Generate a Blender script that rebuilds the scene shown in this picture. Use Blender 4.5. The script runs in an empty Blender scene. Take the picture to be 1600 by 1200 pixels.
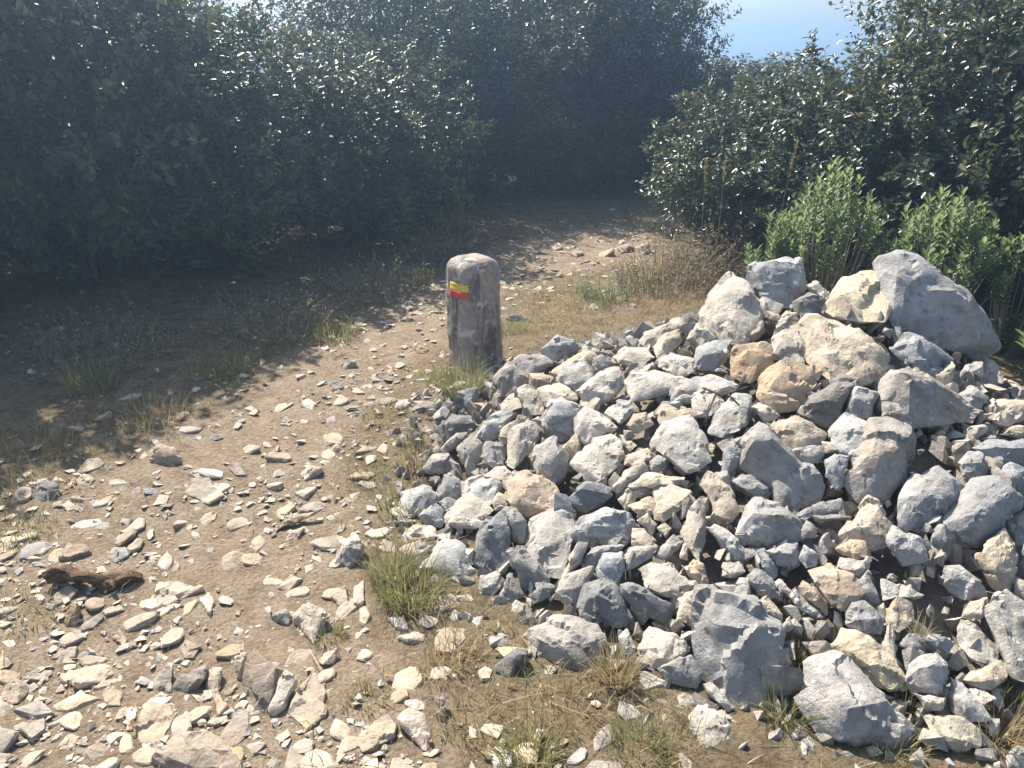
import bpy, bmesh, math, random
import numpy as np
from mathutils import Vector, Matrix, Euler, noise

R = math.radians
scene = bpy.context.scene
col = scene.collection

# ------------------------------------------------------------------ camera, sky, sun, exposure
CAM_H, PITCH, FPX = 1.6, R(23.8), 1200.0          # eye height (m), tilt below level, focal length in pixels of a 1600 px wide frame
SUN_AZ, SUN_EL = R(-36), R(48)                     # azimuth from +Y (negative = left), elevation
cam_data = bpy.data.cameras.new('camera')
cam_data.sensor_width = 36.0
cam_data.lens = 36.0 * FPX / 1600.0
cam_data.clip_start, cam_data.clip_end = 0.05, 3000
cam = bpy.data.objects.new('camera', cam_data)
cam.location = (0, 0, CAM_H)
cam.rotation_euler = (math.pi / 2 - PITCH, 0, 0)
col.objects.link(cam)
scene.camera = cam

world = bpy.data.worlds.new('World')
scene.world = world
world.use_nodes = True
wn = world.node_tree
sky = wn.nodes.new('ShaderNodeTexSky')
sky.sky_type = 'NISHITA'
sky.sun_disc = False
sky.sun_elevation = SUN_EL
sky.sun_rotation = SUN_AZ % (2 * math.pi)
sky.altitude = 300
sky.air_density, sky.dust_density, sky.ozone_density = 1.0, 3.0, 1.0
wn.links.new(sky.outputs[0], wn.nodes['Background'].inputs[0])
wn.nodes['Background'].inputs[1].default_value = 0.10

SUN_DIR = Vector((math.sin(SUN_AZ) * math.cos(SUN_EL), math.cos(SUN_AZ) * math.cos(SUN_EL), math.sin(SUN_EL)))
sun_data = bpy.data.lights.new('sun', 'SUN')
sun_data.energy = 5.0
sun_data.angle = R(0.55)
sun_data.color = (1.0, 0.93, 0.83)
sun = bpy.data.objects.new('sun', sun_data)
sun.rotation_euler = (-SUN_DIR).to_track_quat('-Z', 'Y').to_euler()
sun.location = SUN_DIR * 40
col.objects.link(sun)

vs = scene.view_settings
vs.view_transform, vs.look, vs.exposure, vs.gamma = 'Standard', 'None', 1.22, 1.0
vs.use_curve_mapping = False
scene.cycles.use_denoising = True
scene.cycles.max_bounces = 5
scene.cycles.diffuse_bounces = 2
scene.cycles.transmission_bounces = 4
scene.cycles.volume_bounces = 0
scene.cycles.caustics_reflective = False
scene.cycles.caustics_refractive = False
scene.cycles.sample_clamp_indirect = 6

# ------------------------------------------------------------------ helpers
FWD = Vector((0, math.cos(PITCH), -math.sin(PITCH)))
UP = Vector((0, math.sin(PITCH), math.cos(PITCH)))
RIGHT = Vector((1, 0, 0))
EYE = Vector((0, 0, CAM_H))


def ray(px, py):
    return FWD + RIGHT * ((px - 800) / FPX) + UP * ((600 - py) / FPX)


def to_px(p):
    v = p - EYE
    d = v.dot(FWD)
    return (800 + FPX * v.dot(RIGHT) / d, 600 - FPX * v.dot(UP) / d)


def smooth(a, b, x):
    t = min(1.0, max(0.0, (x - a) / (b - a)))
    return t * t * (3 - 2 * t)


def ground_z(x, y):
    r = math.hypot(x, y - 4)
    z = 0.035 * noise.noise(Vector((x * 0.55, y * 0.55, 3.1))) + 0.012 * noise.noise(Vector((x * 2.1, y * 2.1, 7.7)))
    z *= 1 - smooth(10, 16, r)
    if r > 12:
        z -= 0.055 * (r - 12) * smooth(12, 22, r)        # the hilltop falls away behind the trees
    return max(z, -14.0)


MC, MH = (1.36, 3.02), 0.74                               # middle and height of the heap of stones


def mound_r(x, y):
    dx, dy = x - MC[0], y - MC[1]
    rx = 1.30 if dx > 0 else 1.86
    ry = 1.30 if dy > 0 else 1.78
    return math.hypot(dx / rx, dy / ry)


def mound_z(x, y):
    r = math.sqrt(mound_r(x, y) ** 2 + 0.012)
    return MH * max(0.0, 1 - r)


def surf_z(x, y):
    return ground_z(x, y) + mound_z(x, y)


def hit(px, py, f=surf_z, tmax=14.0):
    d = ray(px, py)
    t, dt, last = 0.8, 0.04, None
    while t < tmax:
        p = EYE + d * t
        if p.z <= f(p.x, p.y):
            return t - dt * 0.5
        t += dt
    return None


def ground_at(px, py):
    t = hit(px, py, ground_z, 30)
    p = EYE + ray(px, py) * t
    return Vector((p.x, p.y, ground_z(p.x, p.y)))


def link(o, parent=None):
    col.objects.link(o)
    if parent is not None:
        o.parent = parent
    return o


def tag(o, label=None, cat=None, group=None, kind=None):
    for k, v in (('label', label), ('category', cat), ('group', group), ('kind', kind)):
        if v:
            o[k] = v
    return o


def empty(name, loc, rz=0.0):
    o = bpy.data.objects.new(name, None)
    o.location = loc
    o.rotation_euler.z = rz
    o.empty_display_size = 0.1
    return link(o)


def mesh_from(name, verts, faces, mat, smooth_shade=False):
    me = bpy.data.meshes.new(name)
    me.from_pydata(verts, [], faces)
    me.materials.append(mat)
    if smooth_shade:
        me.shade_smooth()
    return me


def mesh_np(name, verts, quads, mat, smooth_shade=False):
    """verts (N,3) array, quads (M,k) array of indices"""
    me = bpy.data.meshes.new(name)
    k = quads.shape[1]
    me.vertices.add(len(verts))
    me.vertices.foreach_set('co', np.ascontiguousarray(verts, dtype=np.float32).ravel())
    me.loops.add(quads.size)
    me.loops.foreach_set('vertex_index', np.ascontiguousarray(quads, dtype=np.int32).ravel())
    me.polygons.add(len(quads))
    me.polygons.foreach_set('loop_start', np.arange(0, quads.size, k, dtype=np.int32))
    me.update(calc_edges=True)
    me.validate()
    me.materials.append(mat)
    if smooth_shade:
        me.shade_smooth()
    return me


# ------------------------------------------------------------------ materials
class Mat:
    def __init__(self, name):
        self.m = bpy.data.materials.new(name)
        self.m.use_nodes = True
        self.nt = self.m.node_tree
        self.b = self.nt.nodes['Principled BSDF']

    def n(self, kind, **kw):
        nd = self.nt.nodes.new(kind)
        for k, v in kw.items():
            setattr(nd, k, v)
        return nd

    def l(self, a, b):
        self.nt.links.new(a, b)

    def noise(self, vec, scale, detail=6, rough=0.6, dist=0.0):
        nd = self.n('ShaderNodeTexNoise')
        nd.inputs['Scale'].default_value = scale
        nd.inputs['Detail'].default_value = detail
        nd.inputs['Roughness'].default_value = rough
        nd.inputs['Distortion'].default_value = dist
        if vec is not None:
            self.l(vec, nd.inputs['Vector'])
        return nd.outputs['Fac']

    def ramp(self, fac, stops):
        nd = self.n('ShaderNodeValToRGB')
        cr = nd.color_ramp
        while len(cr.elements) < len(stops):
            cr.elements.new(0.5)
        for e, (p, c) in zip(cr.elements, stops):
            e.position = p
            e.color = (c, c, c, 1) if isinstance(c, (int, float)) else (*c, 1)
        self.l(fac, nd.inputs['Fac'])
        return nd.outputs['Color']

    def mix(self, fac, a, b, mode='MIX'):
        nd = self.n('ShaderNodeMix', data_type='RGBA', blend_type=mode)
        for i, v in ((0, fac), (6, a), (7, b)):
            if isinstance(v, (int, float)):
                nd.inputs[i].default_value = v
            elif isinstance(v, tuple):
                nd.inputs[i].default_value = (*v, 1)
            else:
                self.l(v, nd.inputs[i])
        return nd.outputs[2]

    def math(self, op, a, b=0.0):
        nd = self.n('ShaderNodeMath', operation=op)
        for i, v in ((0, a), (1, b)):
            if isinstance(v, (int, float)):
                nd.inputs[i].default_value = v
            else:
                self.l(v, nd.inputs[i])
        return nd.outputs[0]

    def bump(self, height, strength, dist):
        nd = self.n('ShaderNodeBump')
        nd.inputs['Strength'].default_value = strength
        nd.inputs['Distance'].default_value = dist
        self.l(height, nd.inputs['Height'])
        self.l(nd.outputs[0], self.b.inputs['Normal'])


def rock_material(name, use_obj_color=True, lichen=1.0, base=(0.45, 0.41, 0.34)):
    M = Mat(name)
    tc = M.n('ShaderNodeTexCoord')
    oi = M.n('ShaderNodeObjectInfo')
    add = M.n('ShaderNodeVectorMath', operation='ADD')
    geo = M.n('ShaderNodeNewGeometry')
    M.l(geo.outputs['Position'], add.inputs[0])
    sc = M.n('ShaderNodeVectorMath', operation='SCALE')
    cx = M.n('ShaderNodeCombineXYZ')
    for i in range(3):
        M.l(oi.outputs['Random'], cx.inputs[i])
    M.l(cx.outputs[0], sc.inputs[0])
    sc.inputs['Scale'].default_value = 37.0
    M.l(sc.outputs[0], add.inputs[1])
    v = add.outputs[0]
    n1 = M.noise(v, 7, 5, 0.62)
    n2 = M.noise(v, 34, 8, 0.7)
    n3 = M.noise(v, 120, 4, 0.7)
    if use_obj_color:
        c0 = oi.outputs['Color']
    else:
        g = M.n('ShaderNodeNewGeometry')
        c0 = M.ramp(g.outputs['Random Per Island'], [(0.0, (0.30, 0.26, 0.21)), (0.3, tuple(x * 0.95 for x in base)), (0.7, tuple(x * 1.12 for x in base)), (1.0, (0.30, 0.29, 0.28))])
    c = M.mix(1.0, c0, M.ramp(n1, [(0.3, 0.70), (0.7, 1.18)]), 'MULTIPLY')
    c = M.mix(1.0, c, M.ramp(n2, [(0.3, 0.62), (0.48, 0.98), (0.72, 1.18)]), 'MULTIPLY')
    # ochre iron stains
    n4 = M.noise(v, 5.3, 4, 0.6, 0.8)
    c = M.mix(M.ramp(n4, [(0.58, 0.0), (0.74, 0.5)]), c, (0.40, 0.27, 0.15))
    # black and grey lichen crust
    n5 = M.noise(v, 11, 9, 0.75, 0.4)
    c = M.mix(M.ramp(n5, [(0.54, 0.0), (0.64, 0.62 * lichen)]), c, (0.13, 0.13, 0.125))
    n6 = M.noise(v, 17, 7, 0.7)
    c = M.mix(M.ramp(n6, [(0.62, 0.0), (0.70, 0.45 * lichen)]), c, (0.60, 0.59, 0.56))
    M.l(c, M.b.inputs['Base Color'])
    M.b.inputs['Roughness'].default_value = 0.88
    M.b.inputs['Specular IOR Level'].default_value = 0.25
    vo = M.n('ShaderNodeTexVoronoi', feature='DISTANCE_TO_EDGE')
    vo.inputs['Scale'].default_value = 9
    M.l(v, vo.inputs['Vector'])
    crack = M.ramp(vo.outputs['Distance'], [(0.0, 0.0), (0.03, 1.0)])
    h = M.math('ADD', M.math('MULTIPLY', n2, 1.0), M.math('MULTIPLY', n3, 0.35))
    h = M.math('ADD', h, M.math('MULTIPLY', n1, 1.2))
    h = M.math('ADD', h, M.math('MULTIPLY', crack, 0.10))
    M.bump(h, 0.8, 0.013)
    return M.m


def simple_material(name, c1, c2, scale, rough=0.8, bump=0.0, spec=0.3, island=False):
    M = Mat(name)
    tc = M.n('ShaderNodeTexCoord')
    n = M.noise(tc.outputs['Object'], scale, 6, 0.65)
    if island:
        g = M.n('ShaderNodeNewGeometry')
        f = M.math('ADD', M.math('MULTIPLY', g.outputs['Random Per Island'], 0.75), M.math('MULTIPLY', n, 0.25))
    else:
        f = M.ramp(n, [(0.3, 0.0), (0.7, 1.0)])
    M.l(M.mix(f, c1, c2), M.b.inputs['Base Color'])
    M.b.inputs['Roughness'].default_value = rough
    M.b.inputs['Specular IOR Level'].default_value = spec
    if bump:
        M.bump(n, 0.8, bump)
    return M.m


def leaf_material(name, stops, gloss=0.4, trans=0.35, tcol=(0.20, 0.22, 0.05), spec=0.5):
    M = Mat(name)
    g = M.n('ShaderNodeNewGeometry')
    c = M.ramp(g.outputs['Random Per Island'], stops)
    M.l(c, M.b.inputs['Base Color'])
    M.b.inputs['Roughness'].default_value = gloss
    M.b.inputs['Specular IOR Level'].default_value = spec
    tr = M.n('ShaderNodeBsdfTranslucent')
    M.l(M.mix(0.5, c, tcol), tr.inputs['Color'])
    mx = M.n('ShaderNodeMixShader')
    mx.inputs[0].default_value = trans
    M.l(M.b.outputs[0], mx.inputs[1])
    M.l(tr.outputs[0], mx.inputs[2])
    M.l(mx.outputs[0], M.nt.nodes['Material Output'].inputs['Surface'])
    return M.m


MAT_STONE = rock_material('limestone')
MAT_RUBBLE = rock_material('rubble_limestone', False, 0.8, (0.40, 0.365, 0.31))
MAT_PATHSTONE = rock_material('path_limestone', True, 0.35)
MAT_GRAVEL = rock_material('gravel_limestone', False, 0.2, (0.55, 0.46, 0.34))
MAT_BARK = simple_material('oak_bark', (0.07, 0.06, 0.05), (0.16, 0.14, 0.12), 30, 0.9, 0.01)
MAT_OAK = leaf_material('evergreen_oak_leaf', [(0.0, (0.035, 0.05, 0.025)), (0.5, (0.055, 0.08, 0.033)), (0.9, (0.085, 0.105, 0.045)), (1.0, (0.16, 0.12, 0.06))], 0.34, 0.26, (0.17, 0.17, 0.05))
MAT_SHRUB = leaf_material('young_shrub_leaf', [(0.0, (0.13, 0.19, 0.09)), (0.6, (0.20, 0.28, 0.13)), (1.0, (0.30, 0.36, 0.19))], 0.5, 0.45, (0.30, 0.38, 0.10))
MAT_TWIG = simple_material('dry_twig', (0.16, 0.13, 0.10), (0.30, 0.25, 0.19), 40, 0.9, 0.0, 0.2, True)
MAT_GRASS = leaf_material('green_grass_blade', [(0.0, (0.12, 0.15, 0.05)), (0.45, (0.20, 0.21, 0.08)), (0.7, (0.35, 0.31, 0.16)), (1.0, (0.48, 0.40, 0.24))], 0.55, 0.4, (0.30, 0.30, 0.10), 0.3)
MAT_STRAW = leaf_material('straw_grass_blade', [(0.0, (0.16, 0.17, 0.06)), (0.3, (0.36, 0.29, 0.15)), (1.0, (0.52, 0.42, 0.26))], 0.6, 0.35, (0.40, 0.32, 0.16), 0.3)
MAT_LITTER = leaf_material('fallen_leaf', [(0.0, (0.14, 0.09, 0.05)), (0.6, (0.25, 0.16, 0.09)), (1.0, (0.36, 0.26, 0.16))], 0.7, 0.15, (0.2, 0.12, 0.05), 0.2)


def wood_material():
    M = Mat('weathered_wood')
    tc = M.n('ShaderNodeTexCoord')
    mp = M.n('ShaderNodeMapping')
    mp.inputs['Scale'].default_value = (0.12, 1, 1)
    M.l(tc.outputs['Object'], mp.inputs[0])
    g, f = M.noise(mp.outputs[0], 150, 6, 0.7, 0.6), M.noise(tc.outputs['Object'], 35, 6, 0.7)
    c_ = M.ramp(g, [(0.35, (0.06, 0.04, 0.028)), (0.5, (0.22, 0.14, 0.085)), (0.7, (0.38, 0.27, 0.18))])
    M.l(M.mix(1.0, c_, M.ramp(f, [(0.35, 0.55), (0.65, 1.1)]), 'MULTIPLY'), M.b.inputs['Base Color'])
    M.b.inputs['Roughness'].default_value = 0.9
    M.b.inputs['Specular IOR Level'].default_value = 0.15
    M.bump(M.math('ADD', g, f), 1.0, 0.012)
    return M.m


MAT_WOOD = wood_material()
MAT_YELLOW = simple_material('yellow_paint', (0.72, 0.52, 0.06), (0.62, 0.45, 0.10), 55, 0.6, 0.002)
MAT_RED = simple_material('red_paint', (0.58, 0.07, 0.05), (0.46, 0.09, 0.06), 55, 0.6, 0.002)
MAT_OLDRED = simple_material('faded_red_paint', (0.34, 0.10, 0.08), (0.28, 0.20, 0.17), 60, 0.8, 0.002)


# the stretch of path, outlined in the photograph and laid on the ground
PATH_PX = [(-260, 1260), (-160, 900), (30, 800), (230, 690), (380, 620), (460, 560), (550, 520), (670, 450), (735, 392), (800, 376), (960, 350),
           (1035, 368), (1010, 402), (880, 425), (800, 455), (700, 520), (640, 580), (560, 660), (540, 740), (560, 850), (600, 950), (640, 1060), (690, 1160), (720, 1260)]
_PT = np.array([(lambda p: (p.x, p.y))(EYE + ray(a, b) * (CAM_H / -ray(a, b).z)) for a, b in PATH_PX])


def poly_sd(P, poly):
    """signed distance of points P (N,2) to a polygon, positive inside"""
    x, y = P[:, 0], P[:, 1]
    inside = np.zeros(len(P), bool)
    dmin = np.full(len(P), 1e9)
    n = len(poly)
    for i in range(n):
        ax, ay = poly[i]
        bx, by = poly[(i + 1) % n]
        ex, ey = bx - ax, by - ay
        t = np.clip(((x - ax) * ex + (y - ay) * ey) / (ex * ex + ey * ey + 1e-12), 0, 1)
        dmin = np.minimum(dmin, np.hypot(x - ax - t * ex, y - ay - t * ey))
        c = ((ay > y) != (by > y)) & (x < ex * (y - ay) / (ey + 1e-12) + ax)
        inside ^= c
    return np.where(inside, dmin, -dmin)


def path_sd(P):
    return poly_sd(np.asarray(P, float), _PT)


# ------------------------------------------------------------------ ground, hills
def spaced(lo, hi, step, far):
    a = list(np.arange(lo, hi + 1e-6, step))
    s, p = step, lo
    left = []
    while p > -far:
        s *= 1.35
        p -= s
        left.append(p)
    s, p = step, hi
    right = []
    while p < far:
        s *= 1.35
        p += s
        right.append(p)
    return np.array(left[::-1] + a + right)


def build_ground():
    xs, ys = spaced(-4.2, 3.6, 0.035, 480), spaced(0.6, 9.2, 0.04, 480)
    X, Y = np.meshgrid(xs, ys)
    P = np.stack([X.ravel(), Y.ravel()], 1)
    sd = path_sd(P)
    Z = np.empty(len(P))
    for i, (x, y) in enumerate(P):
        z = ground_z(x, y)
        if -5 < x < 5 and 0 < y < 10:
            z += 0.010 * noise.noise(Vector((x * 7, y * 7, 1))) + 0.006 * noise.noise(Vector((x * 19, y * 19, 5)))
            z += 0.02 * smooth(0.0, -0.5, sd[i])          # verges a little above the worn path
        Z[i] = z
    V = np.stack([P[:, 0], P[:, 1], Z], 1)
    nx, ny = len(xs), len(ys)
    idx = np.arange(nx * ny).reshape(ny, nx)
    Q = np.stack([idx[:-1, :-1], idx[:-1, 1:], idx[1:, 1:], idx[1:, :-1]], -1).reshape(-1, 4)
    M = Mat('stony_earth')
    g = M.n('ShaderNodeNewGeometry')
    v = g.outputs['Position']
    at = M.n('ShaderNodeAttribute', attribute_name='worn')
    n1, n2, n3 = M.noise(v, 1.6, 5, 0.6), M.noise(v, 9, 7, 0.7), M.noise(v, 70, 6, 0.75)
    earth = M.ramp(n2, [(0.3, (0.25, 0.18, 0.115)), (0.5, (0.36, 0.275, 0.185)), (0.75, (0.47, 0.385, 0.28))])
    verge = M.ramp(n2, [(0.3, (0.13, 0.10, 0.06)), (0.5, (0.25, 0.19, 0.115)), (0.75, (0.35, 0.28, 0.17))])
    edge = M.math('ADD', at.outputs['Fac'], M.math('MULTIPLY', M.math('SUBTRACT', n1, 0.5), 0.9))
    c = M.mix(M.ramp(edge, [(0.35, 0.0), (0.65, 1.0)]), verge, earth)
    c = M.mix(1.0, c, M.ramp(n3, [(0.3, 0.45), (0.5, 1.0), (0.7, 1.3)]), 'MULTIPLY')
    M.l(c, M.b.inputs['Base Color'])
    M.b.inputs['Roughness'].default_value = 0.95
    M.b.inputs['Specular IOR Level'].default_value = 0.15
    M.bump(M.math('ADD', n3, M.math('MULTIPLY', n2, 0.8)), 1.0, 0.03)
    me = mesh_np('ground', V, Q, M.m, True)
    a = me.attributes.new('worn', 'FLOAT', 'POINT')
    a.data.foreach_set('value', np.clip(0.5 + sd * 1.6, 0, 1).astype(np.float32))
    o = link(bpy.data.objects.new('ground', me))
    tag(o, kind='structure')
    return o


ground = build_ground()


def build_hills():
    verts, faces = [], []
    n, rows = 120, 8
    for k in range(rows):
        for i in range(n):
            a = R(-75) + R(150) * i / (n - 1)
            r = 260 + k * 26
            t = k / (rows - 1)
            ridge = 3.2 + 1.8 * noise.noise(Vector((a * 3.3, 0.4, 0))) + 0.8 * noise.noise(Vector((a * 11, 2, 0)))
            z = -15 + (ridge + 15) * math.sin(min(1, t * 1.15) * math.pi / 2)
            z += 0.5 * noise.noise(Vector((a * 30, t * 6, 4))) * t
            verts.append((r * math.sin(a), r * math.cos(a), z))
    for k in range(rows - 1):
        for i in range(n - 1):
            q = k * n + i
            faces.append((q, q + 1, q + n + 1, q + n))
    m = simple_material('wooded_hillside', (0.06, 0.085, 0.05), (0.13, 0.14, 0.09), 0.08, 0.95)
    o = link(bpy.data.objects.new('hills', mesh_from('hills', verts, faces, m, True)))
    tag(o, kind='structure')


build_hills()


# ------------------------------------------------------------------ stones
def rock_mesh(name, pts, mat, edge=0.10, rough=1.0, seed=0):
    """angular stone: convex hull of points, edges worn, surface broken up; returns the mesh and its middle"""
    P = np.array([tuple(p) for p in pts])
    mid = Vector(P.mean(0))
    size = float(np.sort(np.ptp(P, axis=0))[1:].mean())
    bm = bmesh.new()
    vs_ = [bm.verts.new(Vector(p) - mid) for p in pts]
    r = bmesh.ops.convex_hull(bm, input=vs_)
    dead = {e for e in r['geom_interior'] + r['geom_unused'] if isinstance(e, bmesh.types.BMVert)}
    if dead:
        bmesh.ops.delete(bm, geom=list(dead), context='VERTS')
    lim = size * edge
    for _ in range(5):
        long_e = [e for e in bm.edges if e.calc_length() > lim]
        if not long_e:
            break
        bmesh.ops.subdivide_edges(bm, edges=long_e, cuts=1)
        bmesh.ops.triangulate(bm, faces=[f for f in bm.faces if len(f.verts) > 3])
    for _ in range(1):
        bmesh.ops.smooth_vert(bm, verts=bm.verts[:], factor=0.35, use_axis_x=True, use_axis_y=True, use_axis_z=True)
    bm.normal_update()
    off = Vector((seed * 3.17 % 91, seed * 1.31 % 57, seed * 7.7 % 43))
    k = 1.0 / size
    mv = []
    for v in bm.verts:
        q = v.co * k
        d = 0.03 * noise.noise(q * 1.9 + off)
        for f_, a_ in ((1.5, 0.30), (3.4, 0.20)):           # broken faces: each cell its own tilted plane
            w = q * f_ + off + noise.noise_vector(q * 2.0 + off) * 0.12
            cell = noise.voronoi(w)[1][0]
            d += max(-0.045, min(0.045, a_ / f_ * (w - cell).dot(noise.noise_vector(cell * 7.31 + off))))
        d += 0.014 * noise.noise(q * 7.5 + off)
        mv.append(v.co + v.normal * (d * size * rough))
    for v, c in zip(bm.verts, mv):
        v.co = c
    me = bpy.data.meshes.new(name)
    bm.to_mesh(me)
    bm.free()
    me.materials.append(mat)
    me.shade_smooth()
    me.set_sharp_from_angle(angle=R(22))
    return me, mid


TONE = {'g': (0.335, 0.32, 0.295), 'w': (0.455, 0.425, 0.37), 'c': (0.48, 0.41, 0.315), 'o': (0.46, 0.35, 0.24), 'd': (0.23, 0.22, 0.20), 'y': (0.51, 0.435, 0.31)}  # stone colours
WORD = {'g': 'grey', 'w': 'whitish', 'c': 'cream', 'o': 'orange-tan', 'd': 'dark', 'y': 'yellowish'}
LIT = {'g': 0.46, 'w': 0.74, 'c': 0.66, 'o': 0.52, 'd': 0.40, 'y': 0.64}
REGION = {'A': (600, 380, 3.2), 'B': (1050, 380, 2.909), 'C': (600, 700, 3.2), 'D': (1050, 750, 2.667), 'E': (0, 800, 2.2857), 'F': (0, 400, 2.2857)}

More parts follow.
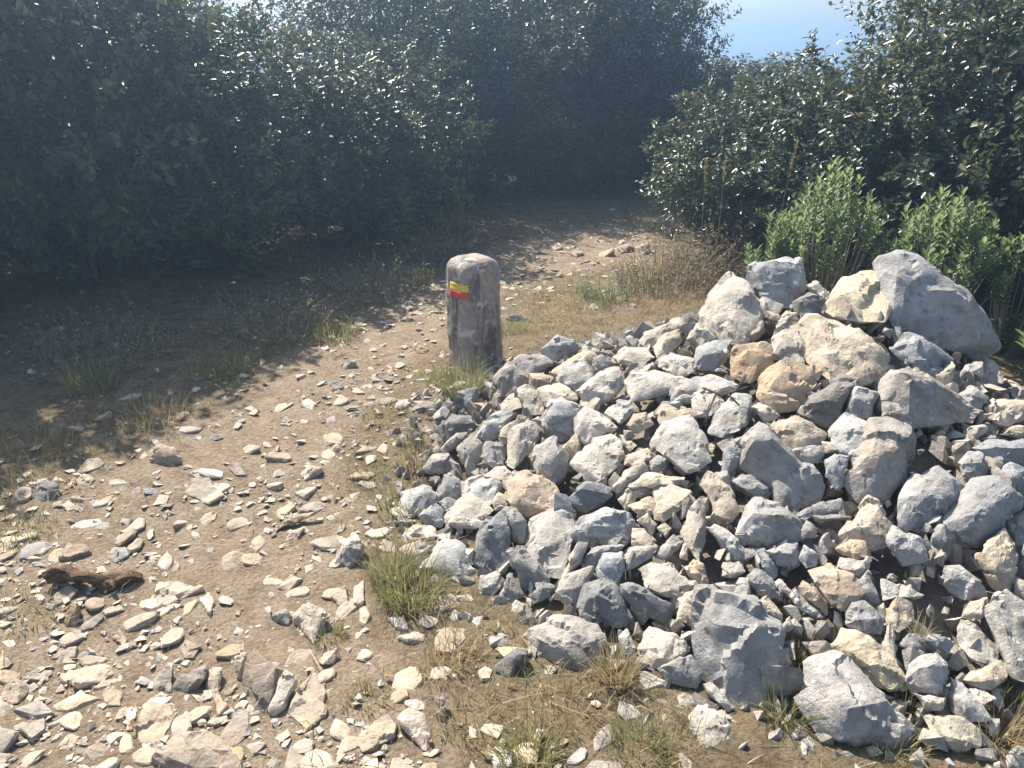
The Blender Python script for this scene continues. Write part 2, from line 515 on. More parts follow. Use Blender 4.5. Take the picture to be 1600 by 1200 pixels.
# traced outlines in zoomed-photo coordinates: region, tone, depth factor | outline | own label (blank: made from its neighbours)
CAIRN = '''
A g | 550 670 620 575 660 620 720 680 665 765 590 765 | grey pointed stone at the cairn's edge nearest the milestone
A g | 645 590 690 555 800 570 850 600 720 680 660 640 | flat grey stone just right of the milestone's foot
A g | 780 530 870 465 960 490 975 520 860 595 800 565 | bluish grey slab on the cairn's back rim right of the milestone
A w | 865 555 920 520 955 540 900 580 |
A o | 720 645 790 650 850 670 840 700 760 720 722 705 | thin orange-brown slice lying above the cream block near the milestone
A c | 835 640 880 600 1010 525 1050 550 1060 600 940 680 850 660 |
A w | 860 690 900 600 1000 575 1050 640 1045 680 960 740 |
A c | 665 730 715 700 770 745 800 800 795 850 715 860 690 800 | cream block with a smooth left face below the milestone
A c | 765 725 860 700 940 740 960 780 870 785 800 820 |
A g | 770 890 830 800 880 775 1010 830 950 970 880 1000 790 960 | dark grey peaked stone in the middle of the cairn's left slope
A w | 965 740 1090 640 1170 625 1200 690 1190 720 1060 820 990 800 | long whitish block slanting up the cairn's left slope
A g | 1040 570 1090 560 1140 600 1110 640 1060 660 |
A c | 1150 570 1210 520 1320 515 1345 570 1290 605 1180 600 |
A w | 1195 690 1240 635 1330 640 1500 680 1490 720 1380 760 1250 790 1215 750 | wide whitish slab with a rough top high on the left slope
A c | 1270 490 1300 445 1470 370 1520 400 1400 480 1330 520 | long pale stone on the cairn's back rim left of the summit
A c | 1350 520 1410 440 1480 430 1490 490 1420 560 1370 570 |
A w | 1370 580 1440 545 1540 580 1555 640 1470 665 1375 620 |
A w | 945 880 1010 825 1110 870 1160 920 1100 960 1000 1005 950 960 |
A w | 1105 850 1170 785 1240 790 1245 840 1180 900 |
A c | 1215 910 1250 850 1310 850 1345 905 1260 945 |
A c | 1340 850 1390 800 1500 810 1560 870 1400 915 |
A g | 1440 730 1560 665 1640 680 1620 740 1530 800 1440 800 |
A w @flat pale kite-shaped stone | 1330 1010 1400 900 1520 870 1600 970 1640 1090 1520 1140 1400 1060 | large flat pale kite-shaped stone in the middle of the cairn
A g @rounded grey stone | 745 1130 760 1020 850 975 930 1060 920 1130 850 1200 780 1180 | smooth rounded grey stone left of centre in the cairn
A w | 935 1100 1000 1010 1130 960 1200 980 1160 1110 1080 1180 1000 1180 | whitish angular block right of the smooth rounded grey stone
A w | 605 1110 630 960 720 870 790 940 740 1040 650 1130 | long pale stone standing left of the smooth rounded grey stone
A c | 575 990 590 930 680 860 710 870 650 950 600 1015 |
A g | 480 1070 510 1000 580 1000 610 1040 600 1110 560 1135 |
A g | 455 970 500 890 600 830 660 860 580 950 520 1000 |
A w | 365 1020 440 960 490 1010 500 1060 420 1140 385 1100 |
A d | 270 920 340 850 440 870 475 920 400 960 310 990 | dark grey stone half under dry stalks at the cairn's left edge
A g | 280 1030 360 950 440 930 400 990 310 1050 |
A g | 190 1130 240 1060 310 1055 380 1110 330 1150 220 1150 |
A w | 580 810 620 765 680 780 690 820 600 850 |
A c | 1200 1060 1250 1040 1320 1020 1330 1080 1260 1120 1200 1110 |
A c | 1200 1000 1240 985 1265 1010 1230 1040 |
A o | 1160 1030 1200 1040 1200 1080 1170 1100 |
A g | 1330 1090 1370 1060 1420 1080 1400 1140 1340 1145 |
B w @pale pointed summit boulder | 105 320 180 220 270 130 325 160 420 300 400 350 320 445 280 450 150 400 | big whitish pointed boulder at the left end of the cairn's summit
B g @grey summit boulder | 335 125 380 95 520 60 580 75 610 200 550 290 450 310 400 250 340 160 | bluish grey boulder on the summit right of the pale pointed one
B c | 640 140 680 95 750 90 700 160 680 190 | small cream stone tucked at the back of the summit
B c | 685 150 770 90 890 55 940 100 930 140 760 180 730 225 | cream block lying on the summit behind the tan boulder
B y @tan summit boulder | 690 295 730 240 790 170 880 140 950 150 1000 220 1020 290 960 355 850 360 740 330 | large sunlit tan boulder with a dimpled front on the summit
B g @huge grey summit slab | 930 90 1030 60 1110 70 1200 130 1300 200 1400 350 1460 460 1380 510 1250 480 1100 390 1010 380 1020 300 980 190 | huge slate-grey slab leaning down the cairn's top right, largest on the summit
B d | 550 270 620 225 680 240 690 300 620 345 555 310 | dark brownish stone wedged between grey and tan summit boulders
B w | 610 190 660 175 720 220 690 250 640 230 |
B c | 430 310 500 330 530 360 440 350 |
B c | 500 330 520 310 570 315 570 350 510 350 |
B c @big cream crested boulder | 570 390 620 340 680 320 800 370 900 440 980 530 950 590 820 640 720 640 660 570 620 540 630 470 | big cream boulder with an angular crest below the summit
B c | 450 430 500 370 560 360 610 480 600 550 455 530 | upright two-toned stone leaning on the big cream crested boulder
B o | 265 520 280 460 340 450 420 450 470 480 460 540 360 635 270 600 | orange-tan block with a notched top under the pale pointed boulder
B g | 95 560 115 475 200 440 270 440 260 520 200 590 | grey cube-like stone with a pale top under the pale pointed boulder
B c | 65 440 110 360 200 430 130 470 |
B o @rounded tan stone | 390 680 410 590 500 540 600 550 680 580 660 650 580 740 480 770 400 720 | rounded tan stone with a curled left rim below the crested boulder
B d @yellow-crested dark stone | 590 740 650 680 770 600 830 620 830 670 760 790 700 835 610 780 | dark mossy stone with a yellow sunlit crest right of rounded tan stone
B g | 830 650 930 685 900 780 830 810 780 770 |
B w | 165 860 200 760 290 690 355 700 355 760 310 850 230 880 | bright whitish stone under a dry twig left of rounded tan stone
B c | 80 700 130 665 220 680 240 720 170 790 110 780 |
B w | 0 660 70 610 170 600 300 640 280 670 150 680 60 720 5 740 | broad pale stone with a dimpled top above the kite-shaped stone
B c | 360 745 400 725 490 780 470 810 420 810 |
B c | 450 830 560 780 640 810 710 870 640 950 540 940 470 890 | flat sunlit cream stone lying over the big slate-grey block
B g @big slate-grey block | 305 1020 330 890 400 820 480 900 640 1050 690 1100 670 1180 560 1190 480 1150 400 1080 | big slate-grey block in the cairn's centre under a flat cream stone
B g | 540 940 640 960 690 920 680 990 620 1015 |
B w | 720 860 790 770 900 820 1010 900 1000 980 930 1020 830 1000 740 920 | blocky pale grey stone right of the flat cream stone
B g | 900 810 990 810 1060 850 1080 900 1060 1080 960 1180 850 1170 780 1080 830 1010 | large shaded grey boulder beneath the blocky pale stone
B g | 985 480 1060 415 1180 450 1270 540 1200 600 1130 590 1100 550 | brown-grey stone in the shade under the huge summit slab
B g @shaded long boulder | 950 640 990 570 1080 560 1280 680 1400 760 1320 820 1200 820 1080 830 960 750 | long grey boulder lying in the shade below the huge summit slab
B g | 1290 690 1360 650 1440 710 1400 760 1320 740 |
B c | 1430 740 1470 700 1560 720 1640 730 1600 800 1520 830 1420 800 | sunlit tan stone on the cairn's right flank by the frame edge
B c | 1200 600 1270 540 1270 640 1220 640 |
B g | 270 1080 310 1035 420 1080 450 1150 420 1165 290 1110 |
B g | 230 950 260 930 320 935 310 1000 250 1070 225 1040 |
B g | 690 980 740 960 800 975 760 1130 700 1060 |
B c | 680 900 760 910 775 950 700 955 |
B c | 1490 870 1560 830 1640 830 1600 880 |
B y | 1400 970 1440 965 1505 1000 1460 1060 | small yellowish stone among grey ones on the cairn's right flank
B g | 1300 1000 1340 940 1400 945 1440 1040 1380 1080 1320 1080 |
B g | 1480 1060 1520 1010 1600 1005 1640 1080 1600 1140 |
B g | 1360 930 1440 890 1640 890 1600 1000 1480 1000 |
B w | 1330 560 1370 535 1410 540 1410 600 1350 590 | small sunlit whitish stone right of the huge slab's lower end
B g | 960 720 1060 720 1110 780 1060 830 950 790 |
C w | 65 290 85 220 200 180 280 255 190 310 130 365 75 330 | pale fan-shaped stone at the cairn's far left tip
C g | 165 340 260 270 300 310 290 390 220 400 |
C c | 300 360 370 270 430 235 550 310 480 400 320 385 |
C w | 275 270 320 245 370 270 320 320 |
C g | 265 210 330 120 385 170 385 250 280 250 |
C w | 385 170 420 145 500 125 550 120 420 240 390 240 |
C w | 420 235 480 170 560 150 590 190 530 290 | bright white stone left of the orange-faced stone
C c | 500 140 560 95 600 90 640 130 590 160 560 160 |
C c | 540 270 570 215 600 230 620 280 560 310 |
C o @orange-faced stone | 600 250 640 170 700 120 820 150 860 190 890 270 830 310 720 335 650 290 | whitish stone with a broken orange face on the cairn's left slope
C w | 590 160 650 110 690 120 620 215 595 195 |
C d | 905 260 1010 165 1130 200 1140 235 1070 290 1010 330 | dark speckled stone right of the orange-faced stone
C c | 1140 200 1200 120 1280 60 1320 120 1230 170 1170 225 | long cream sliver tilted up under the kite-shaped stone
C y | 1195 180 1300 120 1490 150 1480 180 1330 180 1240 200 | thin flat cream slab below the kite-shaped stone
C c | 1170 260 1220 205 1330 195 1230 250 1210 310 |
C c | 1220 290 1330 240 1380 250 1370 320 1280 345 |
C c | 1345 200 1430 180 1540 220 1530 270 1450 310 1400 370 1350 340 1380 250 | branching cream stone below the kite-shaped stone's right corner
C d @black-streaked stone | 440 570 460 440 540 340 600 300 640 420 630 580 540 620 | black-streaked lichened stone on the cairn's lower left
C g | 590 310 640 290 710 370 700 480 640 470 |
C w @upright pale stone | 700 450 730 360 870 305 940 350 940 430 900 480 890 650 820 650 740 580 | tall upright pale stone right of the black-streaked stone
C g @grey wedge | 935 440 985 350 1100 310 1200 330 1270 385 1200 480 1080 480 960 465 | wide grey wedge with a hollow face right of the upright pale stone
C g @smooth grey slab | 620 505 700 485 760 590 820 660 700 715 660 640 | smooth grey rectangular slab leaning below the upright pale stone
C w | 875 690 900 620 970 470 1020 475 990 560 920 640 | thin pale slab standing on edge under the grey wedge
C c | 1240 470 1240 400 1300 400 1360 460 1330 510 1240 500 |
C c | 1265 360 1320 330 1365 380 1340 430 |
C c | 1365 400 1400 370 1440 400 1410 450 |
C g | 1350 540 1450 425 1490 460 1480 500 1410 545 |
C w @white humped stone | 1280 610 1340 570 1420 580 1480 630 1560 680 1490 740 1380 720 1310 680 | white humped stone with a sunlit lower edge, above the corner block
C d | 1180 680 1220 670 1330 720 1455 780 1440 860 1400 880 1280 810 1190 730 | dark long stone in the shade under the white humped stone
C d @black-lichened stone | 965 800 990 665 1090 655 1160 700 1250 870 1130 895 990 840 | black-lichened blocky stone low on the cairn's front
C g | 1055 610 1090 530 1190 520 1200 600 1160 700 1060 650 |
C g | 1200 560 1230 500 1370 490 1330 560 1210 610 |
C g | 980 570 1040 500 1200 490 1090 530 1050 600 |
C g | 860 730 920 640 1040 600 1000 680 960 830 920 790 |
C g @crusted low boulder | 710 910 850 835 950 850 1070 880 1100 960 1080 1020 1020 1150 920 1110 790 1070 740 1010 | large lichen-crusted boulder at the cairn's lower left foot
C w | 140 530 180 470 235 490 220 530 150 550 |
C w | 175 600 240 510 300 440 400 500 455 620 420 660 330 670 260 610 | whitish peaked stone behind the green tuft at the left foot
C c | 85 450 150 385 240 385 270 440 220 475 110 480 |
C c | 220 830 245 740 330 735 400 790 280 840 | cream stone right of the green tuft at the left foot
C c | 360 740 430 735 475 780 420 795 390 770 |
C w | 285 860 360 810 465 805 420 850 330 890 |
C w | 420 890 430 850 500 840 515 880 450 915 |
C g | 470 720 480 640 560 620 600 660 570 720 500 755 |
C g | 570 760 630 620 660 690 700 740 640 770 |
C d | 720 740 800 670 860 690 830 740 770 770 |
C c | 615 825 660 755 710 780 690 830 |
C w | 710 890 715 785 770 870 740 890 |
C w | 530 890 580 870 620 890 560 910 |
C d | 560 1100 660 990 715 1010 720 1080 620 1150 |
C w | 1175 950 1215 905 1260 1000 1250 1040 1200 1040 |
C c @cream corner block | 1280 1060 1300 920 1330 895 1460 930 1500 970 1480 1080 1330 1110 | cream corner block with a sunlit left face at the cairn's foot
C g | 1365 1100 1450 1080 1540 1035 1590 1130 1560 1199 1420 1170 |
C w | 1250 1160 1300 1120 1410 1170 1330 1230 1260 1220 |
C c | 1465 870 1500 740 1550 700 1560 800 1530 850 |
C c | 1480 550 1500 470 1520 490 1520 560 |
D c | 35 215 75 120 110 75 140 85 135 250 110 340 70 260 | tall cream sliver standing left of the grey faceted stone
D c | 115 20 150 -40 215 -10 250 60 270 130 240 165 190 160 150 90 | stepped cream block upper left of the grey faceted stone
D o | 50 365 90 330 130 350 150 425 120 445 70 400 |
D w | 155 210 180 185 230 210 320 300 320 350 280 350 220 290 |
D w | 205 400 215 345 280 345 305 380 270 405 |
D g @grey faceted stone | 275 230 300 140 350 85 440 95 540 180 520 240 440 285 340 280 | broad grey faceted stone below the big slate-grey block
D w | 260 470 280 410 320 405 330 480 300 510 |
D g | 310 400 350 365 420 410 450 490 400 490 350 470 |
D g | 350 290 380 290 440 370 440 405 400 410 |
D g | 390 295 480 265 520 265 535 350 500 370 440 360 |
D w | 425 425 450 410 495 460 485 480 450 465 |
D w | 495 480 520 460 560 520 630 570 600 575 530 540 |
D o | 525 440 545 415 600 450 650 510 640 560 590 520 535 485 |
D o @orange hollow stone | 570 370 640 355 720 380 810 440 790 480 690 545 640 490 600 430 | orange-edged stone with a bright sunlit hollow, cairn's lower centre
D c @tooth-shaped stone | 710 230 790 100 815 70 850 90 920 200 900 275 820 285 720 250 | tooth-shaped tan stone pointing up in the cairn's lower right
D o | 680 280 740 250 800 260 820 310 760 340 710 310 | small rounded rust-brown stone under the tooth-shaped stone
D w | 690 360 700 320 750 345 820 340 820 365 780 405 |
D g | 530 330 550 270 610 310 600 360 560 365 |
D w | 870 470 870 415 950 435 940 490 880 500 |
D w | 945 490 960 440 1050 480 1020 495 |
D g | 725 560 750 510 800 505 880 570 870 640 790 640 730 600 |
D c | 890 540 940 495 1000 510 1010 580 950 640 895 610 |
D g @mottled grey boulder | 945 60 1040 -40 1110 -60 1200 20 1190 80 1040 225 950 190 | mottled grey boulder on the right flank left of the speckled one
D g @speckled boulder | 1125 190 1160 120 1250 0 1340 -10 1455 95 1390 190 1240 295 1160 260 | large speckled grey-tan boulder at the cairn's right, by the frame edge
D c | 1275 320 1330 250 1390 205 1420 250 1440 320 1410 450 1350 460 1300 380 | upright cream stone just below the speckled boulder
D g | 1130 430 1140 360 1200 355 1290 430 1310 480 1220 495 1150 460 |
D w @white edge boulder | 1300 550 1330 480 1370 460 1440 510 1500 560 1500 850 1440 830 1390 720 1340 620 | large bright white boulder cut by the right frame edge
D c | 1210 570 1240 510 1310 495 1300 570 1250 600 |
D w | 1180 620 1200 570 1280 620 1360 700 1340 770 1240 740 1190 690 | whitish stone leaning left of the bright white edge boulder
D c | 1210 830 1270 780 1370 760 1400 820 1330 880 1240 860 |
D y | 670 690 710 620 800 640 870 700 960 800 975 860 900 875 800 800 690 740 | yellowish white stone resting on the big flat-topped foreground slab
D c | 870 700 905 595 935 650 930 740 | narrow cream spike behind the yellowish white stone
D g @flat-topped foreground slab | 535 910 560 750 680 735 830 850 900 900 1010 1040 900 1110 700 1120 620 1060 570 970 | big flat-topped pale slab in the foreground at the cairn's foot
D g @big foot boulder | 80 640 110 460 180 450 330 510 450 580 480 640 450 900 300 950 130 850 | biggest grey boulder at the cairn's front foot, dark face, cracked top
D w | 125 850 160 835 240 920 265 950 230 965 160 900 |
D w | 50 1050 70 990 110 945 210 990 265 1060 220 1130 150 1150 70 1110 | pale blocky stone on the grass below the biggest foot boulder
D c | 170 970 210 955 270 1010 260 1060 210 1010 |
D w | 480 1200 510 1120 570 1065 605 1110 590 1170 540 1200 | pale pointed stone at the bottom edge before the flat-topped slab
D g | 970 840 990 760 1100 720 1160 800 1130 900 1010 890 |
D w | 945 690 990 640 1040 640 1080 690 1030 705 |
D y @ochre block | 1055 990 1070 970 1200 990 1280 1050 1290 1110 1180 1130 1080 1060 | ochre block low at the right, right of the flat-topped slab
D w | 1150 890 1160 820 1210 840 1270 930 1330 1000 1230 1010 1170 970 | pale curved stone with grass shadows behind the ochre block
D w | 1240 870 1300 870 1350 910 1300 940 1260 920 |
D g | 1390 1150 1440 1105 1500 1130 1500 1199 1400 1199 |
D g | 160 1200 200 1150 290 1130 330 1200 |
D g | 660 1170 720 1130 800 1170 740 1200 |
D g | 480 1080 530 1030 560 1070 500 1110 |
D c | 545 675 640 670 670 700 580 740 |
D g | 1050 660 1100 640 1180 680 1150 720 |
D c | 20 590 30 490 80 480 80 560 40 600 |
D c | 0 680 50 660 75 700 20 770 0 770 |
D c | 340 510 400 485 460 560 465 600 420 570 |
D c | 460 600 490 570 505 620 470 635 |
D w | 0 930 50 890 120 920 30 980 0 980 |
D g | 890 260 920 190 1030 240 1060 330 960 360 |
D g | 820 380 860 480 870 530 830 520 780 420 |
D g | 590 150 680 140 750 155 700 170 600 170 |
D g | 510 140 560 110 700 80 710 120 600 140 540 170 |
D g | 520 250 560 170 610 200 600 240 |
D c | 1010 890 1140 910 1130 960 1050 950 |
'''

# stones on and beside the path; ^ marks those that stand up from the ground, the others lie flat
PATHROCKS = '''
A g^ | 135 830 200 785 275 795 265 840 160 875 | grey stone alone in the grass left of the cairn below the milestone
A d^ | 605 375 650 350 700 370 745 400 690 415 630 400 | dark grey stone in the grass just right of the milestone
A w^ | 1010 330 1040 300 1080 320 1070 345 1015 350 | small white stone in dry grass behind the cairn
A c | 830 25 870 5 900 30 860 45 |
A c | 930 60 970 45 1000 60 960 75 |
A c^ | 1070 55 1150 20 1150 50 1090 75 | long sunlit stone where the path enters the far shade
A c^ | 1170 20 1220 0 1250 30 1190 50 |
A c^ | 1260 20 1320 0 1335 40 1290 60 | rightmost sunlit stone at the far end of the path
E g^ @lone grey block | 1180 205 1225 100 1255 88 1300 105 1295 155 1255 195 1200 212 | lone grey block with a squared top standing beside the path
E c @long flat stone | 550 330 560 290 640 265 735 270 720 295 600 335 | long flat pale stone right of the weathered wood
E c | 555 360 600 330 660 335 640 360 570 380 |
E c^ @split upright slab | 860 640 880 540 905 490 950 530 1010 570 970 650 950 725 900 725 | larger half of a split upright tan slab on the path
E c^ | 960 715 985 620 1020 565 1055 600 1050 660 980 725 | smaller right half of a split upright tan slab on the path
E c @pale tongue-shaped stone | 1020 740 1070 660 1120 560 1145 600 1170 660 1165 740 1090 790 | flat pale tongue-shaped stone right of the split upright slab
E g^ | 605 650 640 590 735 550 735 600 680 665 | grey tilted stone with a dark face left of the split slab
E c^ | 735 670 740 560 790 560 780 650 |
E c^ | 525 630 590 550 615 560 610 640 |
E c^ | 835 520 880 500 865 590 845 590 |
E c @cracked flat slab | 470 790 540 700 620 680 635 720 570 840 500 830 | flat cracked slab set in the earth above the bottom-edge boulder
E c @bottom-edge boulder | 550 914 650 800 760 785 830 860 870 930 700 960 | large pale boulder cut by the bottom edge of the frame
E c | 815 740 860 690 895 730 870 755 |
E c | 760 660 785 650 815 700 780 740 |
E g^ | 965 365 1020 345 1045 370 1030 400 985 395 |
E c^ @pitted stone | 1045 370 1090 320 1165 350 1150 420 1120 470 1070 430 | pitted rough tan stone below the lone grey block
E c^ | 1135 530 1160 505 1205 485 1200 540 1150 545 | small wedge-shaped stone below the pitted rough stone
E c | 1270 820 1300 770 1400 735 1425 780 1400 830 1290 860 | rough flat stone sunk in the earth near the bottom, left of cairn
E c^ | 1420 740 1460 705 1510 720 1550 820 1520 850 1450 790 | pale club-shaped stone at the path's lower right edge
E c^ | 1550 700 1560 650 1590 640 1590 740 1570 770 |
E c | 70 780 160 695 165 770 110 815 | triangular flat stone at the far lower left of the path
E c^ | 0 650 40 590 110 625 60 680 10 690 | angular tan stone at the left frame edge near the bottom
E c | 365 660 400 610 440 640 430 690 380 700 |
E c | 205 165 240 130 310 120 330 145 250 170 |
E c^ | 980 50 1050 10 1140 0 1100 20 1020 50 985 68 | long low ledge of stone with a dark edge in mid path
E c^ | 1020 100 1040 70 1085 55 1060 100 1030 110 |
E c^ | 995 270 1040 225 1080 240 1030 280 |
E o^ | 230 400 245 340 275 320 285 350 270 405 | small brown stub-like stone just below the weathered wood
E c | 1180 310 1235 265 1245 330 1220 350 |
E c | 1265 345 1265 260 1300 255 1300 330 |
E c | 715 330 745 290 770 320 750 370 |
E c | 445 770 450 700 490 690 500 720 470 780 |
E c | 410 460 430 430 455 460 445 485 |
E c | 640 480 670 460 715 475 690 515 655 515 |
E c | 180 530 220 495 280 490 275 540 |
E c | 80 600 130 570 190 570 170 600 |
E c | 210 610 250 570 310 565 260 620 |
E c | 880 850 930 810 960 845 900 865 |
E c | 590 830 620 790 650 810 620 845 |
E c | 370 590 420 540 440 550 400 590 |
E c | 1160 900 1190 875 1220 900 1190 915 |
F c^ @domed tan stone | 535 700 570 675 630 690 650 740 600 755 545 745 | domed tan stone at the edge of the tree shadow
F g^ @left verge boulder | 100 870 150 805 205 815 205 870 150 890 | greyish boulder in the grass of the left verge
F c^ | 270 800 300 775 340 795 320 820 280 815 |
F c | 670 790 720 755 740 775 710 805 |
F c | 815 755 850 745 880 775 840 785 |
F c^ @squared pale stone | 1075 780 1100 745 1150 760 1130 790 1090 797 | squared pale stone on the right side of the path
F c^ | 1175 700 1200 670 1220 690 1205 710 |
F w | 1075 545 1080 515 1120 520 1120 550 | pale block on the path in dappled tree shade
F y^ | 1475 330 1480 310 1530 325 1520 345 1490 345 | sunlit yellowish stone on the path left of the milestone
F g | 1180 460 1210 448 1230 475 1190 490 |
F w^ @upper white verge stone | 375 490 385 475 420 480 410 500 | upper of two white stones in the shade of the left hedge
F w^ | 355 560 375 535 415 540 400 570 | lower of two white stones in the shade of the left hedge
F w^ | 520 545 535 525 555 545 545 560 |
F g^ | 1220 385 1270 370 1270 400 1225 405 |
F c | 1050 850 1100 820 1140 830 1090 865 |
F c | 655 855 690 815 750 805 790 860 730 880 | wide flat slab sunk in mid path below the domed tan stone
F c | 540 790 570 770 585 790 560 805 |
F c | 870 550 900 540 930 555 900 565 |
F c | 1000 600 1020 575 1045 590 1020 610 |
'''

rng = random.Random(11)


def parse(block):
    for line in block.strip().splitlines():
        head, pts, label = [s.strip() for s in line.split('|')]
        reg, rest = head[0], head[2:]
        tone, _, short = rest.partition(' @')
        up = tone.endswith('^')
        ox, oy, s = REGION[reg]
        f = [float(v) for v in pts.split()]
        yield tone[0], up, short.strip(), [(ox + f[i] / s, oy + f[i + 1] / s) for i in range(0, len(f), 2)], label


def area2(poly):
    return 0.5 * abs(sum(poly[i][0] * poly[(i + 1) % len(poly)][1] - poly[(i + 1) % len(poly)][0] * poly[i][1] for i in range(len(poly))))


BROW = {'big foot boulder': 0.36, 'flat-topped foreground slab': 0.55, 'huge grey summit slab': 0.40, 'grey summit boulder': 0.25, 'speckled boulder': 0.55,
        'big slate-grey block': 0.25, 'crusted low boulder': 0.5, 'shaded long boulder': 0.2, 'pale pointed summit boulder': 0.7, 'black-streaked stone': 0.3}


def standing_points(poly, lit, f=surf_z, k=1.0):
    """outline given its own distance (that of the slope it lies on), then depth towards and away from the viewer"""
    n = len(poly)
    cx, cy = sum(p[0] for p in poly) / n, sum(p[1] for p in poly) / n
    ymax = max(p[1] for p in poly)
    s_px = math.sqrt(area2(poly))
    tb = hit(cx, ymax, f)
    tc = hit(cx, cy, f)
    far = (tb or 3.2) + 0.45 * s_px / FPX * (tb or 3.2)
    t0 = far if tc is None else min(tc, far)
    s = s_px / FPX * t0
    tilt = 0.95 if lit > 0.6 else 0.6
    base = []
    for (x, y) in poly:
        ti = hit(x, y, f)
        ti = t0 if ti is None else max(t0 - 0.5 * s, min(t0 + 0.6 * s, ti))
        base.append(EYE + ray(x, y) * (t0 + (ti - t0) * tilt + rng.uniform(-0.06, 0.06) * s))
    c = sum(base, Vector()) / n
    view = (c - EYE).normalized()
    right = RIGHT
    upv = right.cross(view).normalized()
    base = [c + (p - c) * 1.06 for p in base]
    pts = list(base)
    us, vs2 = [(p - c).dot(right) for p in base], [(p - c).dot(upv) for p in base]
    u0, u1, v0, v1 = min(us), max(us), min(vs2), max(vs2)
    vr_ = v1 - (v1 - v0) * max(0.18, min(0.9, lit))             # height of the brow between the upper and the front face
    slope = rng.uniform(-0.28, 0.28)

    def span(v):
        xs = []
        for i in range(n):
            j = (i + 1) % n
            if (vs2[i] - v) * (vs2[j] - v) <= 0 and abs(vs2[i] - vs2[j]) > 1e-9:
                xs.append(us[i] + (us[j] - us[i]) * (v - vs2[i]) / (vs2[j] - vs2[i]))
        return (min(xs), max(xs)) if len(xs) > 1 else (u0 * 0.3, u1 * 0.3)

    push = s * k * rng.uniform(0.30, 0.46)
    for row, (v, dep, w) in enumerate(((vr_, 1.0, 0.74), (vr_ * 0.35 + v0 * 0.65, rng.uniform(0.55, 0.9), 0.66), (vr_ * 0.45 + v1 * 0.55, rng.uniform(0.30, 0.55), 0.72))):
        a_, b_ = span(v)
        m_ = (a_ + b_) / 2 + (b_ - a_) * 0.05
        for t in ((-1, -0.25, 0.45, 1) if row == 0 else (-0.9, 0.1, 0.9)):
            u = m_ + (b_ - a_) / 2 * w * t * rng.uniform(0.85, 1.05)
            d_ = push * dep * (1 - 0.30 * t * t) * rng.uniform(0.8, 1.12)
            pts.append(c + right * u + upv * (v + slope * (u - m_) * 0.6 + s * rng.uniform(-0.05, 0.05)) - view * d_)
    for i in range(n):
        q = c + (base[i] - c) * rng.uniform(0.62, 0.9)
        pts.append(q + view * (s * k * rng.uniform(0.18, 0.42)) - Vector((0, 0, 1)) * (s * 0.14 * k))
    return pts, s, c


def lying_points(poly):
    base = [ground_at(x, y) for x, y in poly]
    n = len(base)
    c = sum(base, Vector()) / n
    s = math.sqrt(area2([(p.x, p.y) for p in base]))
    h = min(0.05, s * rng.uniform(0.10, 0.20))
    dn = (c - EYE)
    pts = []
    tx, ty = rng.uniform(-0.12, 0.12), rng.uniform(-0.10, 0.16)
    for p in base:
        e = p - c
        pts.append(c + e * 0.97 + Vector((0, 0, h * 0.45)))
        pts.append(c + e * rng.uniform(0.80, 0.93) + Vector((0, 0, h + e.x * tx + e.y * ty)))
        pts.append(c + e * 0.95 + Vector((0, 0, -0.03)))
    return pts, s, c


def tint(tone, f=0.10):
    c = TONE[tone]
    k = 1 + rng.uniform(-f, f)
    w = rng.uniform(-0.02, 0.02)
    return (c[0] * k + w, c[1] * k, c[2] * k - w, 1)


def path_tint(t):
    q = tint(t, 0.28)
    return (q[0] * 0.93, q[1] * 0.89, q[2] * 0.87, 1)


STONES = []       # (object, tone, pixel middle, pixel size, own label, short name, place)


def add_stone(name, pts, s, tone, poly, label, short, mat, place, seed, edge):
    me, mid = rock_mesh(name, pts, mat, edge, 1.0, seed)
    o = bpy.data.objects.new(name, me)
    o.location = mid
    o.color = tint(tone) if place == 'cairn' else path_tint(tone)
    link(o)
    n = len(poly)
    STONES.append((o, tone, (sum(p[0] for p in poly) / n, sum(p[1] for p in poly) / n), math.sqrt(area2(poly)), label, short, place))
    return o, mid


BIG = []
for i, (tone, up, short, poly, label) in enumerate(parse(CAIRN)):
    pts, s, c = standing_points(poly, BROW.get(short, LIT[tone] + rng.uniform(-0.15, 0.15)))
    px = math.sqrt(area2(poly))
    o, mid = add_stone('cairn_stone', pts, s, tone, poly, label, short, MAT_STONE, 'cairn', i, 0.075 if px > 60 else 0.11)
    BIG.append((mid, s))
for i, (tone, up, short, poly, label) in enumerate(parse(PATHROCKS)):
    if up:
        pts, s, c = standing_points(poly, LIT[tone] + rng.uniform(-0.15, 0.15), ground_z, 0.9)
        # the foot of a standing stone reaches into the earth
        low = min(p.z for p in pts)
        g0 = ground_z(c.x, c.y)
        if low > g0 - 0.015:
            pts += [Vector((c.x + (p.x - c.x) * 0.8, c.y + (p.y - c.y) * 0.8, g0 - 0.03)) for p in pts[:len(poly)]]
    else:
        pts, s, c = lying_points(poly)
    add_stone('path_rock', pts, s, tone, poly, label, short, MAT_PATHSTONE, 'path', 300 + i, 0.10)
PATH_BIG = [(o.location.copy(), px / FPX * (o.location - EYE).length) for o, t, c, px, l, s, pl in STONES if pl == 'path']

